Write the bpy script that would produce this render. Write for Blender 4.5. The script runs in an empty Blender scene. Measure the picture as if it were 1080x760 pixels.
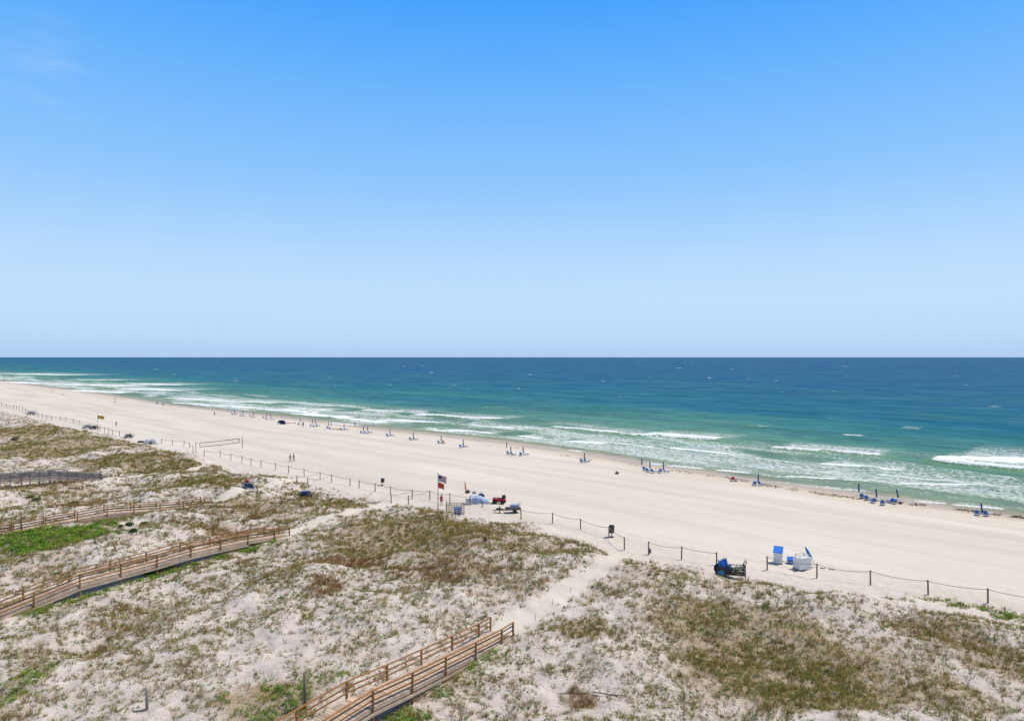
import bpy, bmesh, math, random
import numpy as np
from mathutils import Vector, Matrix

scene = bpy.context.scene
C = scene.collection
R = math.radians
random.seed(7)
rng = np.random.default_rng(11)

# ------------------------------------------------------------------ camera
F, YH, H = 720.0, 376.4, 25.0          # focal length in photo pixels, horizon row, height above the beach
cam_d = bpy.data.cameras.new('camera')
cam = bpy.data.objects.new('camera', cam_d)
C.objects.link(cam)
cam.location = (0, 0, H)
cam.rotation_euler = (R(90), 0, 0)
cam_d.sensor_width = 36.0
cam_d.lens = 36.0 * F / 1080.0
cam_d.shift_y = -(380.0 - YH) / 1080.0
cam_d.clip_start = 0.5
cam_d.clip_end = 120000
scene.camera = cam

# ------------------------------------------------------------------ sky, sun, exposure
SUN_EL, SUN_ROT = R(62), R(68)
world = bpy.data.worlds.new('World')
scene.world = world
world.use_nodes = True
wn, wl = world.node_tree.nodes, world.node_tree.links
bg = wn['Background']
sky = wn.new('ShaderNodeTexSky')
sky.sky_type = 'NISHITA'
sky.sun_disc = False
sky.sun_elevation = SUN_EL
sky.sun_rotation = SUN_ROT
sky.altitude = 0
sky.air_density = 1.0
sky.dust_density = 0.6
sky.ozone_density = 2.0
# clear-day gradient by elevation over the sky model; unseen zenith greyed to neutralise shade
tc = wn.new('ShaderNodeTexCoord')
nrm = wn.new('ShaderNodeVectorMath'); nrm.operation = 'NORMALIZE'
wl.new(tc.outputs['Generated'], nrm.inputs[0])
sep = wn.new('ShaderNodeSeparateXYZ'); wl.new(nrm.outputs[0], sep.inputs[0])
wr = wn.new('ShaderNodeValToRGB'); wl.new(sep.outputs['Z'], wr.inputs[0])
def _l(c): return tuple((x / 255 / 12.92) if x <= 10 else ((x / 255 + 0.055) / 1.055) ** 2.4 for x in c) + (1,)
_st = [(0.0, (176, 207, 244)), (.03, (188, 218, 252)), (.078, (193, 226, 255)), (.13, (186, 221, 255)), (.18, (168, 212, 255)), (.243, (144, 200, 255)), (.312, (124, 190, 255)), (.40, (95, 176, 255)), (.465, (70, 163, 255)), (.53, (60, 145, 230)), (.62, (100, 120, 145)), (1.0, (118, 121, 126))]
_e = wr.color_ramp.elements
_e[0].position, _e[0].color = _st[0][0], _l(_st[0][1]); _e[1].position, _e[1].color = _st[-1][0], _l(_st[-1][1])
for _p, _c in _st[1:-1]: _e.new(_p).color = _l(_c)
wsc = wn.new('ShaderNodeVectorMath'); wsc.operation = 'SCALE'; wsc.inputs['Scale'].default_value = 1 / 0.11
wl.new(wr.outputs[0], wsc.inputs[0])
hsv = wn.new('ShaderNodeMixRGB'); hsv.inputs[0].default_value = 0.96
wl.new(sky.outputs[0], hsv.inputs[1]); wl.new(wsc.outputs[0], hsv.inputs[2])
# a faint wisp of high cloud, placed by direction
wmap = wn.new('ShaderNodeMapping'); wmap.inputs['Scale'].default_value = (3.5, 3.5, 15)
wl.new(tc.outputs['Generated'], wmap.inputs['Vector'])
wno = wn.new('ShaderNodeTexNoise'); wno.inputs['Scale'].default_value = 3.0; wno.inputs['Detail'].default_value = 6
wl.new(wmap.outputs[0], wno.inputs['Vector'])
vd = wn.new('ShaderNodeVectorMath'); vd.operation = 'DISTANCE'
cdir = Vector((-0.69, 1.0, 0.415)).normalized()
wl.new(nrm.outputs[0], vd.inputs[0]); vd.inputs[1].default_value = cdir
mr = wn.new('ShaderNodeMapRange'); mr.inputs[1].default_value = 0.0; mr.inputs[2].default_value = 0.075
mr.inputs[3].default_value = 1.0; mr.inputs[4].default_value = 0.0
wl.new(vd.outputs['Value'], mr.inputs[0])
mr2 = wn.new('ShaderNodeMapRange'); mr2.inputs[1].default_value = 0.45; mr2.inputs[2].default_value = 0.75
mr2.inputs[3].default_value = 0.0; mr2.inputs[4].default_value = 0.26
wl.new(wno.outputs[0], mr2.inputs[0])
mul = wn.new('ShaderNodeMath'); mul.operation = 'MULTIPLY'
wl.new(mr.outputs[0], mul.inputs[0]); wl.new(mr2.outputs[0], mul.inputs[1])
mixc = wn.new('ShaderNodeMixRGB'); mixc.inputs[2].default_value = (6.5, 7.2, 9.0, 1)
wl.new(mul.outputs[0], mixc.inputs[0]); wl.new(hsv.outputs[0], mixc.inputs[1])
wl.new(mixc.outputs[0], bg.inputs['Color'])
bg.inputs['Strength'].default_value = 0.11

sun_d = bpy.data.lights.new('sun', 'SUN')
sun_d.energy = 3.9
sun_d.angle = R(0.53)
sun_d.color = (1.0, 0.915, 0.82)
sun = bpy.data.objects.new('sun', sun_d)
C.objects.link(sun)
sv = Vector((math.sin(SUN_ROT) * math.cos(SUN_EL), math.cos(SUN_ROT) * math.cos(SUN_EL), math.sin(SUN_EL)))
sun.rotation_euler = sv.to_track_quat('Z', 'Y').to_euler()
sun.location = (0, 0, 200)
scene.view_settings.view_transform = 'Standard'
scene.view_settings.look = 'None'
scene.view_settings.gamma = 1.0
scene.view_settings.use_curve_mapping = False
scene.view_settings.exposure = 0.0
scene.cycles.max_bounces = 6
scene.cycles.diffuse_bounces = 3
scene.cycles.transparent_max_bounces = 6

# ------------------------------------------------------------------ numpy noise
def _hash(ix, iy, seed):
    h = (ix.astype(np.int64) * 374761393 + iy.astype(np.int64) * 668265263 + seed * 1274126177) & 0xFFFFFFFF
    h = ((h ^ (h >> 13)) * 1274126177) & 0xFFFFFFFF
    return ((h ^ (h >> 16)) & 0xFFFF) / 65535.0
def vnoise(x, y, seed=0):
    x = np.asarray(x, float); y = np.asarray(y, float)
    ix = np.floor(x); iy = np.floor(y)
    fx = x - ix; fy = y - iy
    fx = fx * fx * fx * (fx * (fx * 6 - 15) + 10); fy = fy * fy * fy * (fy * (fy * 6 - 15) + 10)
    a = _hash(ix, iy, seed); b = _hash(ix + 1, iy, seed)
    c = _hash(ix, iy + 1, seed); d = _hash(ix + 1, iy + 1, seed)
    return (a * (1 - fx) + b * fx) * (1 - fy) + (c * (1 - fx) + d * fx) * fy
def fbm(x, y, seed=0, n=4):
    s = 0; a = 1.0; t = 0
    x = np.asarray(x, float); y = np.asarray(y, float)
    for i in range(n):
        s = s + a * vnoise(x, y, seed + i * 17); t += a
        x, y = x * 1.93 + y * 0.55 + 3.1, y * 1.93 - x * 0.55 + 7.7
        a *= 0.5
    return s / t
def sstep(a, b, x):
    t = np.clip((np.asarray(x, float) - a) / (b - a), 0, 1)
    return t * t * (3 - 2 * t)

# ------------------------------------------------------------------ the lie of the land
# shore frame: u runs along the beach (away to the left), v runs out to sea
EU = np.array([-0.725, 0.689]); EV = np.array([0.689, 0.725])
EU = EU / np.hypot(*EU); EV = EV / np.hypot(*EV)
SU = [-200, 16, 27, 43, 62, 87, 106, 137, 170, 205, 278, 328, 389, 454, 564, 673, 822, 938, 3000]
SV = [137, 139.3, 139.5, 141.0, 141.6, 144.9, 148.0, 151.0, 151.0, 148.0, 147.5, 145.0, 142.5, 147.0, 151, 152.5, 154, 158, 240]
FU = [-200, 12.6, 22.8, 33, 42, 50, 55, 65, 81, 105, 150, 235, 424, 900, 3000]
FV = [88, 82.6, 80.2, 77.6, 74.8, 74.6, 76.4, 77.2, 77.0, 74.0, 72.2, 70.6, 71, 76, 150]
def vshore(u): return np.interp(u, SU, SV)
def vfence(u): return np.interp(u, FU, FV)

# boardwalks: seaward end of the right-hand rail, heading, right-hand rail tops seen at (column, row)
BW = {
 'near': dict(end=(0.0, 56.2), ang=58.6, w=2.0, tops=[(340, 758.5), (392, 727), (433.7, 708.6), (469, 691.8), (500.6, 676.6), (528, 663), (540, 658)]),
 'middle': dict(end=(-28.6, 87.9), ang=60.3, w=1.7, tops=[(-18, 649), (35, 624.4), (83.6, 605), (126.8, 594), (165, 584.4), (200.6, 574.3), (232, 567.6), (261, 562), (289, 557.8), (304.6, 555.4)]),
 'far': dict(end=(-47.4, 105.6), ang=43.0, w=1.6, tops=[(-40, 571), (-12, 563), (14, 555), (48, 546), (81.6, 540), (112.8, 534.3), (141, 532.2), (168.6, 530.5), (193, 529), (215.5, 527.3)]),
 'grey': dict(end=(-77.0, 128.2), ang=38.0, w=1.5, tops=[(-40, 503.6), (-20, 501.8), (0, 500.5), (11, 499.4), (23, 498.8), (32, 498.2), (42, 497.8), (52.6, 497), (63, 497.4), (72, 497.9), (82, 498.5), (91, 499.1), (99, 499.6), (107, 500)]),
}
for b in BW.values():
    b['d'] = np.array([math.cos(R(b['ang'])), math.sin(R(b['ang']))])
    b['n'] = np.array([-b['d'][1], b['d'][0]])
    e = np.array(b['end']); d = b['d']
    st = []
    for px, py in b['tops']:
        k = (px - 540) / F
        s = (e[0] - k * e[1]) / (d[0] - k * d[1])
        p = e - s * d
        st.append((s, H - p[1] * (py - YH) / F))
    st.sort()
    b['s'] = np.array([q[0] for q in st]); b['zt'] = np.array([q[1] for q in st])
def bw_clear(x, y):
    """0 on the boardwalk lines, 1 away from them"""
    m = np.ones_like(np.asarray(x, float))
    for b in BW.values():
        e = np.array(b['end']) + b['n'] * b['w'] * 0.5
        dx = x - e[0]; dy = y - e[1]
        s = -(dx * b['d'][0] + dy * b['d'][1]); t = dx * b['n'][0] + dy * b['n'][1]
        s = np.clip(s, -1, b['s'][-1] + 12) - s
        dist = np.hypot(s, t)
        m = np.minimum(m, sstep(1.2, 4.5, dist))
    return m
def ground(x, y):
    x = np.asarray(x, float); y = np.asarray(y, float)
    u = x * EU[0] + y * EU[1]; v = x * EV[0] + y * EV[1]
    vs = vshore(u); vf = vfence(u); t = v - vf
    wav = (fbm(u / 11, v / 7, 5, 2) - 0.5) * 5.0
    w = v - vs + wav * 0.35
    L = vs - vf
    beach = np.where(w < -22, 0.3 - 0.4 * np.clip((v - vf) / (L - 22), 0, 1),
             np.where(w < 0, -0.1 - 0.9 * ((w + 22) / 22) ** 1.3 if False else -0.1 - 0.9 * np.clip((w + 22) / 22, 0, 1) ** 1.3, -1.0 - 0.045 * np.clip(w, 0, 60)))
    edge = (fbm(u / 9, v / 9, 31, 3) - 0.5) * 9
    rise = sstep(-2.5, -15, t + edge)
    clear = bw_clear(x, y)
    hum = (fbm(x / 17, y / 17, 3, 3) - 0.5) * 2.6 + (fbm(x / 4.2, y / 4.2, 9, 3) - 0.5) * 1.2
    far = sstep(60, 160, y - x * 0.4)
    hum = hum * (1 + 0.6 * far)
    small = (fbm(x / 0.9, y / 0.9, 21, 2) - 0.5) * 0.24
    z = beach + rise * (1.75 + clear * hum) + small * (0.12 + 0.88 * rise) * sstep(1.5, -6, w) * (0.3 + 0.7 * clear)
    foot = sstep(14, 2, t) * sstep(-20, -4, t) * (fbm(x / 0.55, y / 0.55, 77, 2) - 0.5) * 0.24
    return z + foot
def gz(x, y): return float(ground(np.array([x]), np.array([y]))[0])
def at(px, py):
    """the point of the ground the photo shows at this column and row"""
    z = 1.0
    for i in range(14):
        d = (H - z) * F / (py - YH); x = (px - 540) / F * d
        z = 0.5 * z + 0.5 * gz(x, d)
    d = (H - z) * F / (py - YH)
    return Vector(((px - 540) / F * d, d, z))

# ------------------------------------------------------------------ properties and materials
def tag(o, label=None, cat=None, group=None, kind=None):
    if label: o['label'] = label
    if cat: o['category'] = cat
    if group: o['group'] = group
    if kind: o['kind'] = kind
    return o
def thing(name, label, cat, loc=(0, 0, 0), rz=0.0, group=None):
    o = bpy.data.objects.new(name, None); C.objects.link(o)
    o.location = loc; o.rotation_euler = (0, 0, rz); o.empty_display_size = 0.3
    return tag(o, label, cat, group)
def copy_tree(o, parent=None):
    c = o.copy(); C.objects.link(c)
    if parent is not None: c.parent = parent
    for ch in list(o.children): copy_tree(ch, c)
    return c
def s2l(r, g, b):
    f = lambda c: (c / 255 / 12.92) if c <= 10 else ((c / 255 + 0.055) / 1.055) ** 2.4
    return (f(r), f(g), f(b), 1)
class NT:
    def __init__(s, name):
        s.m = bpy.data.materials.new(name); s.m.use_nodes = True
        s.t = s.m.node_tree; s.n = s.t.nodes; s.l = s.t.links
        s.b = s.n['Principled BSDF']
    def new(s, t, **kw):
        n = s.n.new(t)
        for k, v in kw.items(): setattr(n, k, v)
        return n
    def link(s, a, b): s.l.new(a, b)
    def math(s, op, a, b=None, clamp=False):
        n = s.n.new('ShaderNodeMath'); n.operation = op; n.use_clamp = clamp
        for i, v in enumerate((a, b)):
            if v is None: continue
            if isinstance(v, (int, float)): n.inputs[i].default_value = v
            else: s.l.new(v, n.inputs[i])
        return n.outputs[0]
    def mix(s, f, a, b, mode='MIX'):
        n = s.n.new('ShaderNodeMixRGB'); n.blend_type = mode
        for i, v in enumerate((f, a, b)):
            if isinstance(v, (int, float)): n.inputs[i].default_value = v
            elif isinstance(v, tuple): n.inputs[i].default_value = v
            else: s.l.new(v, n.inputs[i])
        return n.outputs[0]
    def noise(s, vec, scale, detail=4, rough=0.55):
        n = s.n.new('ShaderNodeTexNoise'); n.inputs['Scale'].default_value = scale
        n.inputs['Detail'].default_value = detail; n.inputs['Roughness'].default_value = rough
        if vec is not None: s.l.new(vec, n.inputs['Vector'])
        return n.outputs[0]
    def rng(s, v, a, b, c=0.0, d=1.0, smooth=False):
        n = s.n.new('ShaderNodeMapRange'); n.clamp = True
        if smooth: n.interpolation_type = 'SMOOTHSTEP'
        for i, k in enumerate((a, b, c, d)): n.inputs[i + 1].default_value = k
        s.l.new(v, n.inputs[0]); return n.outputs[0]
    def attr(s, name, out='Fac'):
        n = s.n.new('ShaderNodeAttribute'); n.attribute_name = name; return n.outputs[out]
    def pos(s): return s.n.new('ShaderNodeNewGeometry').outputs['Position']
    def bump(s, h, strength, dist):
        n = s.n.new('ShaderNodeBump'); n.inputs['Strength'].default_value = strength
        n.inputs['Distance'].default_value = dist; s.l.new(h, n.inputs['Height']); return n
def simple(name, col, rough=0.7, spec=0.3, var=0.18, scale=6.0, metal=0.0, bump=0.0):
    """plain painted, woven or metal stuff with slight mottling; 'shade' varies piece by piece"""
    t = NT(name)
    tcn = t.new('ShaderNodeTexCoord')
    nz = t.noise(tcn.outputs['Object'], scale, 5)
    f = t.rng(nz, 0.3, 0.7, 1 - var, 1 + var)
    sh = t.attr('shade')
    f2 = t.math('MULTIPLY', f, sh)
    col4 = col if len(col) == 4 else (*col, 1)
    cc = t.new('ShaderNodeVectorMath', operation='SCALE'); cc.inputs[0].default_value = col4[:3]
    t.link(f2, cc.inputs['Scale'])
    t.link(cc.outputs[0], t.b.inputs['Base Color'])
    t.b.inputs['Roughness'].default_value = rough
    t.b.inputs['Specular IOR Level'].default_value = spec
    t.b.inputs['Metallic'].default_value = metal
    if bump:
        bn = t.bump(t.noise(tcn.outputs['Object'], scale * 4, 4), bump, 0.02)
        t.link(bn.outputs[0], t.b.inputs['Normal'])
    return t.m
def wood(name, col, grain=1.0):
    t = NT(name)
    tcn = t.new('ShaderNodeTexCoord')
    big = t.noise(tcn.outputs['Object'], 1.3, 4)
    mp = t.new('ShaderNodeMapping'); mp.inputs['Scale'].default_value = (22, 22, 22)
    t.link(tcn.outputs['Object'], mp.inputs['Vector'])
    fine = t.noise(mp.outputs[0], 1.0, 6, 0.7)
    f = t.math('MULTIPLY', t.rng(big, 0.3, 0.7, 0.78, 1.2), t.rng(fine, 0.3, 0.7, 1 - .22 * grain, 1 + .22 * grain))
    f = t.math('MULTIPLY', f, t.attr('shade'))
    cc = t.new('ShaderNodeVectorMath', operation='SCALE'); cc.inputs[0].default_value = col[:3]
    t.link(f, cc.inputs['Scale']); t.link(cc.outputs[0], t.b.inputs['Base Color'])
    t.b.inputs['Roughness'].default_value = 0.85; t.b.inputs['Specular IOR Level'].default_value = 0.2
    bn = t.bump(fine, 0.3, 0.01); t.link(bn.outputs[0], t.b.inputs['Normal'])
    return t.m

# ------------------------------------------------------------------ mesh building helper
class MB:
    def __init__(s): s.v = []; s.f = []; s.sh = []; s.mi = []
    def add(s, vs, fs, shade=None, mi=0):
        o = len(s.v); s.v += [tuple(p) for p in vs]; s.f += [tuple(i + o for i in f) for f in fs]
        sh = 1.0 if shade is None else shade
        s.sh += [sh] * len(vs); s.mi += [mi] * len(fs); return s
    def box(s, c, size, rot=None, shade=None, mi=0, taper=1.0):
        hx, hy, hz = size[0] / 2, size[1] / 2, size[2] / 2
        P = [Vector((x * hx * (taper if z > 0 else 1), y * hy * (taper if z > 0 else 1), z * hz)) for z in (-1, 1) for y in (-1, 1) for x in (-1, 1)]
        if rot is not None: P = [rot @ p for p in P]
        P = [p + Vector(c) for p in P]
        return s.add(P, [(0, 2, 3, 1), (4, 5, 7, 6), (0, 1, 5, 4), (2, 6, 7, 3), (0, 4, 6, 2), (1, 3, 7, 5)], shade, mi)
    def bar(s, p, q, w, h, shade=None, mi=0, up=(0, 0, 1)):
        p = Vector(p); q = Vector(q); d = (q - p)
        L = d.length; d = d / L; up = Vector(up)
        if abs(d.dot(up)) > 0.98: up = Vector((0, 1, 0))
        x = d.cross(up).normalized(); z = x.cross(d)
        M = Matrix((x, d, z)).transposed()
        return s.box((p + q) / 2, (w, L, h), M, shade, mi)
    def tube(s, pts, r, n=8, shade=None, mi=0, cap=True):
        pts = [Vector(p) for p in pts]; m = len(pts)
        rs = r if isinstance(r, (list, tuple)) else [r] * m
        V = []; Fc = []; ref = None
        for i in range(m):
            d = (pts[min(i + 1, m - 1)] - pts[max(i - 1, 0)]).normalized()
            if ref is None: ref = Vector((1, 0, 0)) if abs(d.x) < 0.9 else Vector((0, 1, 0))
            x = (ref - d * ref.dot(d)).normalized(); y = d.cross(x); ref = x
            for k in range(n):
                a = 2 * math.pi * k / n
                V.append(pts[i] + (x * math.cos(a) + y * math.sin(a)) * rs[i])
        for i in range(m - 1):
            for k in range(n):
                k2 = (k + 1) % n
                Fc.append((i * n + k, i * n + k2, (i + 1) * n + k2, (i + 1) * n + k))
        if cap:
            Fc.append(tuple(range(n - 1, -1, -1))); Fc.append(tuple((m - 1) * n + k for k in range(n)))
        return s.add(V, Fc, shade, mi)
    def lathe(s, prof, n=16, fold=0.0, shade=None, mi=0, c=(0, 0, 0), rot=None):
        V = []; Fc = []; m = len(prof)
        for r, z in prof:
            for k in range(n):
                a = 2 * math.pi * k / n
                rr = r * (1 - fold * (k % 2))
                p = Vector((rr * math.cos(a), rr * math.sin(a), z))
                if rot is not None: p = rot @ p
                V.append(p + Vector(c))
        for i in range(m - 1):
            for k in range(n):
                k2 = (k + 1) % n
                Fc.append((i * n + k, i * n + k2, (i + 1) * n + k2, (i + 1) * n + k))
        Fc.append(tuple(range(n - 1, -1, -1))); Fc.append(tuple((m - 1) * n + k for k in range(n)))
        return s.add(V, Fc, shade, mi)
    def blob(s, c, r, seed=0, amp=0.2, n=10, shade=None, mi=0, flat=0.0):
        V = []; Fc = []; rx, ry, rz = r; rr = random.Random(seed)
        ph = [rr.uniform(0, 6.28) for _ in range(6)]
        for i in range(n + 1):
            th = math.pi * i / n
            for k in range(n * 2):
                a = math.pi * k / n
                d = 1 + amp * (math.sin(3 * a + ph[0]) * math.sin(2 * th + ph[1]) + 0.6 * math.sin(5 * a + ph[2]) * math.sin(4 * th + ph[3]))
                z = math.cos(th)
                if z < -flat and flat: z = -flat
                V.append((c[0] + rx * d * math.sin(th) * math.cos(a), c[1] + ry * d * math.sin(th) * math.sin(a), c[2] + rz * d * z))
        for i in range(n):
            for k in range(2 * n):
                k2 = (k + 1) % (2 * n)
                Fc.append((i * 2 * n + k, (i + 1) * 2 * n + k, (i + 1) * 2 * n + k2, i * 2 * n + k2))
        return s.add(V, Fc, shade, mi)
    def build(s, name, mats, parent=None, smooth=False):
        me = bpy.data.meshes.new(name)
        me.from_pydata(s.v, [], s.f)
        a = me.attributes.new('shade', 'FLOAT', 'POINT'); a.data.foreach_set('value', np.array(s.sh, dtype=np.float32))
        if not isinstance(mats, (list, tuple)): mats = [mats]
        for m in mats: me.materials.append(m)
        me.polygons.foreach_set('material_index', np.array(s.mi, dtype=np.int32))
        if smooth: me.polygons.foreach_set('use_smooth', np.ones(len(s.f), dtype=bool))
        me.update()
        o = bpy.data.objects.new(name, me); C.objects.link(o)
        if parent is not None: o.parent = parent
        return o
def rs(a=0.12): return random.uniform(1 - a, 1 + a)
def rotz(a): return Matrix.Rotation(a, 3, 'Z')
def rotx(a): return Matrix.Rotation(a, 3, 'X')
def roty(a): return Matrix.Rotation(a, 3, 'Y')

def grid_mesh(name, X, Y, Z, keep, attrs, mat):
    nr, nc = X.shape
    idx = np.arange(nr * nc).reshape(nr, nc)
    q = np.stack([idx[:-1, :-1], idx[:-1, 1:], idx[1:, 1:], idx[1:, :-1]], -1).reshape(-1, 4)
    kf = (keep[:-1, :-1] | keep[:-1, 1:] | keep[1:, 1:] | keep[1:, :-1]).reshape(-1)
    q = q[kf]
    used = np.unique(q); rem = np.full(nr * nc, -1, dtype=np.int64); rem[used] = np.arange(len(used))
    q = rem[q].astype(np.int32)
    co = np.stack([X.ravel()[used], Y.ravel()[used], Z.ravel()[used]], -1).astype(np.float32)
    me = bpy.data.meshes.new(name)
    me.vertices.add(len(co)); me.vertices.foreach_set('co', co.ravel())
    me.loops.add(len(q) * 4); me.loops.foreach_set('vertex_index', q.ravel())
    me.polygons.add(len(q)); me.polygons.foreach_set('loop_start', np.arange(0, len(q) * 4, 4, dtype=np.int32))
    me.polygons.foreach_set('loop_total', np.full(len(q), 4, dtype=np.int32))
    me.polygons.foreach_set('use_smooth', np.ones(len(q), dtype=bool))
    for k, A in attrs.items():
        a = me.attributes.new(k, 'FLOAT', 'POINT'); a.data.foreach_set('value', A.ravel()[used].astype(np.float32))
    me.materials.append(mat)
    me.update(); me.validate()
    o = bpy.data.objects.new(name, me); C.objects.link(o)
    return o
def cols(step_in, lim_in, step_out, lim_out):
    a = np.arange(-lim_in, lim_in + 1e-6, step_in)
    b = np.arange(lim_in + step_out, lim_out, step_out)
    return np.concatenate([-b[::-1], a, b])

# ================================================================== THE SETTING
# trodden sand paths (photo column, row), half-width in metres
PATHS = [([(530, 664), (560, 648), (590, 628), (615, 610), (640, 594), (665, 582)], 1.3),
         ([(298, 566), (330, 552), (370, 541), (410, 531), (440, 522)], 0.9),
         ([(212, 533), (245, 523), (285, 512), (320, 506)], 0.9),
         ([(110, 506), (150, 502), (200, 496), (240, 489)], 0.9)]
PW = []
for pts, hw in PATHS:
    PW.append((np.array([at(*p)[:2] for p in pts]), hw))
def path_dist(x, y):
    """distance to the nearest trodden path minus its half width"""
    best = np.full(np.shape(x), 1e3)
    for P, hw in PW:
        for a, b in zip(P[:-1], P[1:]):
            d = b - a; L2 = d @ d
            t = np.clip(((x - a[0]) * d[0] + (y - a[1]) * d[1]) / L2, 0, 1)
            best = np.minimum(best, np.hypot(x - a[0] - t * d[0], y - a[1] - t * d[1]) - hw)
    return best
# vegetation patches: column, row, half-width, half-height in the photo, kind, strength; turned into ellipses on the ground
# kinds: b = brown dry grass, o = olive grass, g = low green plants, v = bright green vine, r = red brown scrub, x = barer sand
PATCH = [
 (830, 712, 110, 42, 'o', .95), (790, 660, 75, 26, 'o', .75), (720, 655, 50, 22, 'b', .7), (900, 690, 70, 40, 'b', .5), (880, 735, 90, 26, 'o', .8),
 (1000, 668, 60, 22, 'b', .75), (1050, 690, 45, 30, 'b', .8), (960, 700, 60, 40, 'b', .45), (1010, 735, 60, 25, 'o', .5),
 (945, 632, 20, 3, 'v', .35), (982, 633, 24, 3.5, 'v', .6), (1012, 638, 18, 3.5, 'v', .5), (1040, 643, 22, 4, 'v', .6), (1068, 651, 24, 6, 'v', .8), (985, 645, 40, 10, 'b', .4),
 (450, 568, 130, 26, 'b', .75), (470, 600, 50, 16, 'r', .7), (440, 555, 70, 14, 'o', .5), (560, 570, 50, 22, 'b', .55), (540, 610, 60, 22, 'b', .45),
 (370, 596, 40, 9, 'r', .95), (343, 617, 17, 11, 'r', .95), (620, 663, 36, 14, 'b', .8), (670, 620, 60, 22, 'b', .35), (610, 738, 14, 12, 'r', .9),
 (700, 700, 70, 40, 'b', .3), (760, 618, 60, 12, 'b', .4), (690, 610, 60, 12, 'b', .4),
 (205, 510, 50, 10, 'o', 1.0), (225, 505, 20, 8, 'g', .8), (190, 491, 55, 7, 'o', .9), (135, 484, 60, 7, 'o', .9), (60, 470, 75, 9, 'o', .8), (30, 452, 60, 8, 'o', 1.0), (60, 461, 70, 6, 'o', .7), (115, 466, 45, 4, 'o', .8), (155, 470, 40, 4, 'o', .7),
 (10, 477, 60, 4, 'b', .7), (20, 430, 45, 3, 'o', .6), (15, 419, 12, 1.5, 'o', 1.0), (-3, 415, 8, 1.5, 'o', 1.0), (24, 418.6, 5, 1.2, 'o', .9), (98, 437.5, 6, 1.6, 'o', 1.0),
 (70, 518, 40, 6, 'r', .5), (55, 525, 40, 5, 'b', .6), (95, 531, 40, 7, 'r', .7), (270, 530, 50, 9, 'b', .5), (335, 532, 55, 10, 'b', .65), (300, 540, 40, 10, 'b', .5), (250, 538, 50, 10, 'r', .4),
 (50, 567, 62, 13, 'v', 1.3), (95, 556, 28, 7, 'v', 1.1), (10, 572, 40, 14, 'v', 1.1), (30, 590, 60, 12, 'o', .35), (225, 560, 45, 7, 'r', .8), (250, 570, 30, 6, 'b', .5),
 (150, 602, 48, 6, 'v', 1.1), (90, 625, 40, 7, 'g', .7), (6, 732, 34, 30, 'v', .8), (15, 755, 30, 12, 'b', .6),
 (285, 738, 62, 24, 'v', .6), (285, 738, 66, 26, 'o', .5), (250, 730, 40, 20, 'b', .5), (330, 715, 40, 14, 'g', .6), (412, 755, 42, 12, 'v', .7), (505, 685, 25, 9, 'v', .45), (470, 715, 35, 8, 'b', .7),
 (280, 590, 50, 12, 'b', .3), (150, 650, 80, 25, 'b', .45), (190, 700, 70, 20, 'b', .35), (60, 690, 50, 20, 'b', .3),
 (300, 680, 60, 30, 'x', .6), (240, 640, 60, 25, 'x', .4), (600, 700, 40, 30, 'x', .4), (20, 525, 45, 7, 'x', .8), (150, 555, 30, 9, 'x', .9), (980, 650, 20, 6, 'x', .7), (790, 632, 35, 8, 'x', .5), (40, 660, 60, 20, 'x', .4), (60, 650, 60, 20, 'x', .3),
]
PE = []
for px, py, rx, ry, k, s in PATCH:
    c = at(px, py)
    PE.append((c.x, c.y, rx * c.y / F, ry * c.y * c.y / ((H - c.z) * F), k, s))
def veg_fields(x, y):
    f = {k: np.zeros_like(x) for k in 'bogvrx'}
    wx = (fbm(x / 3.1, y / 3.1, 41, 3) - 0.5) * 5; wy = (fbm(x / 3.1, y / 3.1, 47, 3) - 0.5) * 5
    for cx, cy, ax, ay, k, s in PE:
        d = np.hypot((x + wx * min(1, ax / 3) - cx) / ax, (y + wy * min(1, ay / 4) - cy) / ay)
        f[k] = np.maximum(f[k], s * sstep(1.25, 0.55, d))
    return f
def veg_zone(x, y):
    """1 where dune plants can grow, 0 on the open beach, paths and under decks"""
    u = x * EU[0] + y * EU[1]; v = x * EV[0] + y * EV[1]
    t = v - vfence(u) + (fbm(u / 8, v / 8, 61, 3) - 0.5) * 9
    z = sstep(-5.0, -11.0, t)
    pd = path_dist(x, y) + (fbm(x / 1.5, y / 1.5, 63, 2) - 0.5) * 1.2
    return z * sstep(-0.3, 0.7, pd)
def vine_rim(x, y):
    m = np.zeros_like(x)
    for cx, cy, ax, ay, k, s in PE:
        if k == 'v': m = np.maximum(m, sstep(1.2, .7, np.hypot((x - cx) / ax, (y - cy) / ay)))
    return m

# ---- ground sheet
tcol = cols(0.0034, 0.84, 0.02, 1.7)
yr = [9.0]
while yr[-1] < 4200:
    y = yr[-1]
    yr.append(y * (1.0042 if 38 < y < 260 else (1.008 if y < 700 else 1.02)) if y > 36 else y * 1.02)
yr = np.array(yr)
X = yr[:, None] * tcol[None, :]; Y = np.repeat(yr[:, None], len(tcol), 1)
U = X * EU[0] + Y * EU[1]; V = X * EV[0] + Y * EV[1]
W = V - vshore(U)
Zg = ground(X, Y)
vf_ = veg_fields(X, Y); vz_ = veg_zone(X, Y)
pth = sstep(.9, -.1, path_dist(X, Y) + (fbm(X / 1.5, Y / 1.5, 63, 2) - .5) * 1.0)
dens = np.clip(0.30 + vf_['b'] * .7 + vf_['o'] * .8 + vf_['g'] * .3 + vf_['v'] * .6 + vf_['r'] * .8 - vf_['x'] * .4, 0, 1) * vz_
dune = sstep(2, -9, V - vfence(U) + (fbm(U / 7, V / 7, 51, 3) - .5) * 8) * (1 - .85 * pth)
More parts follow.
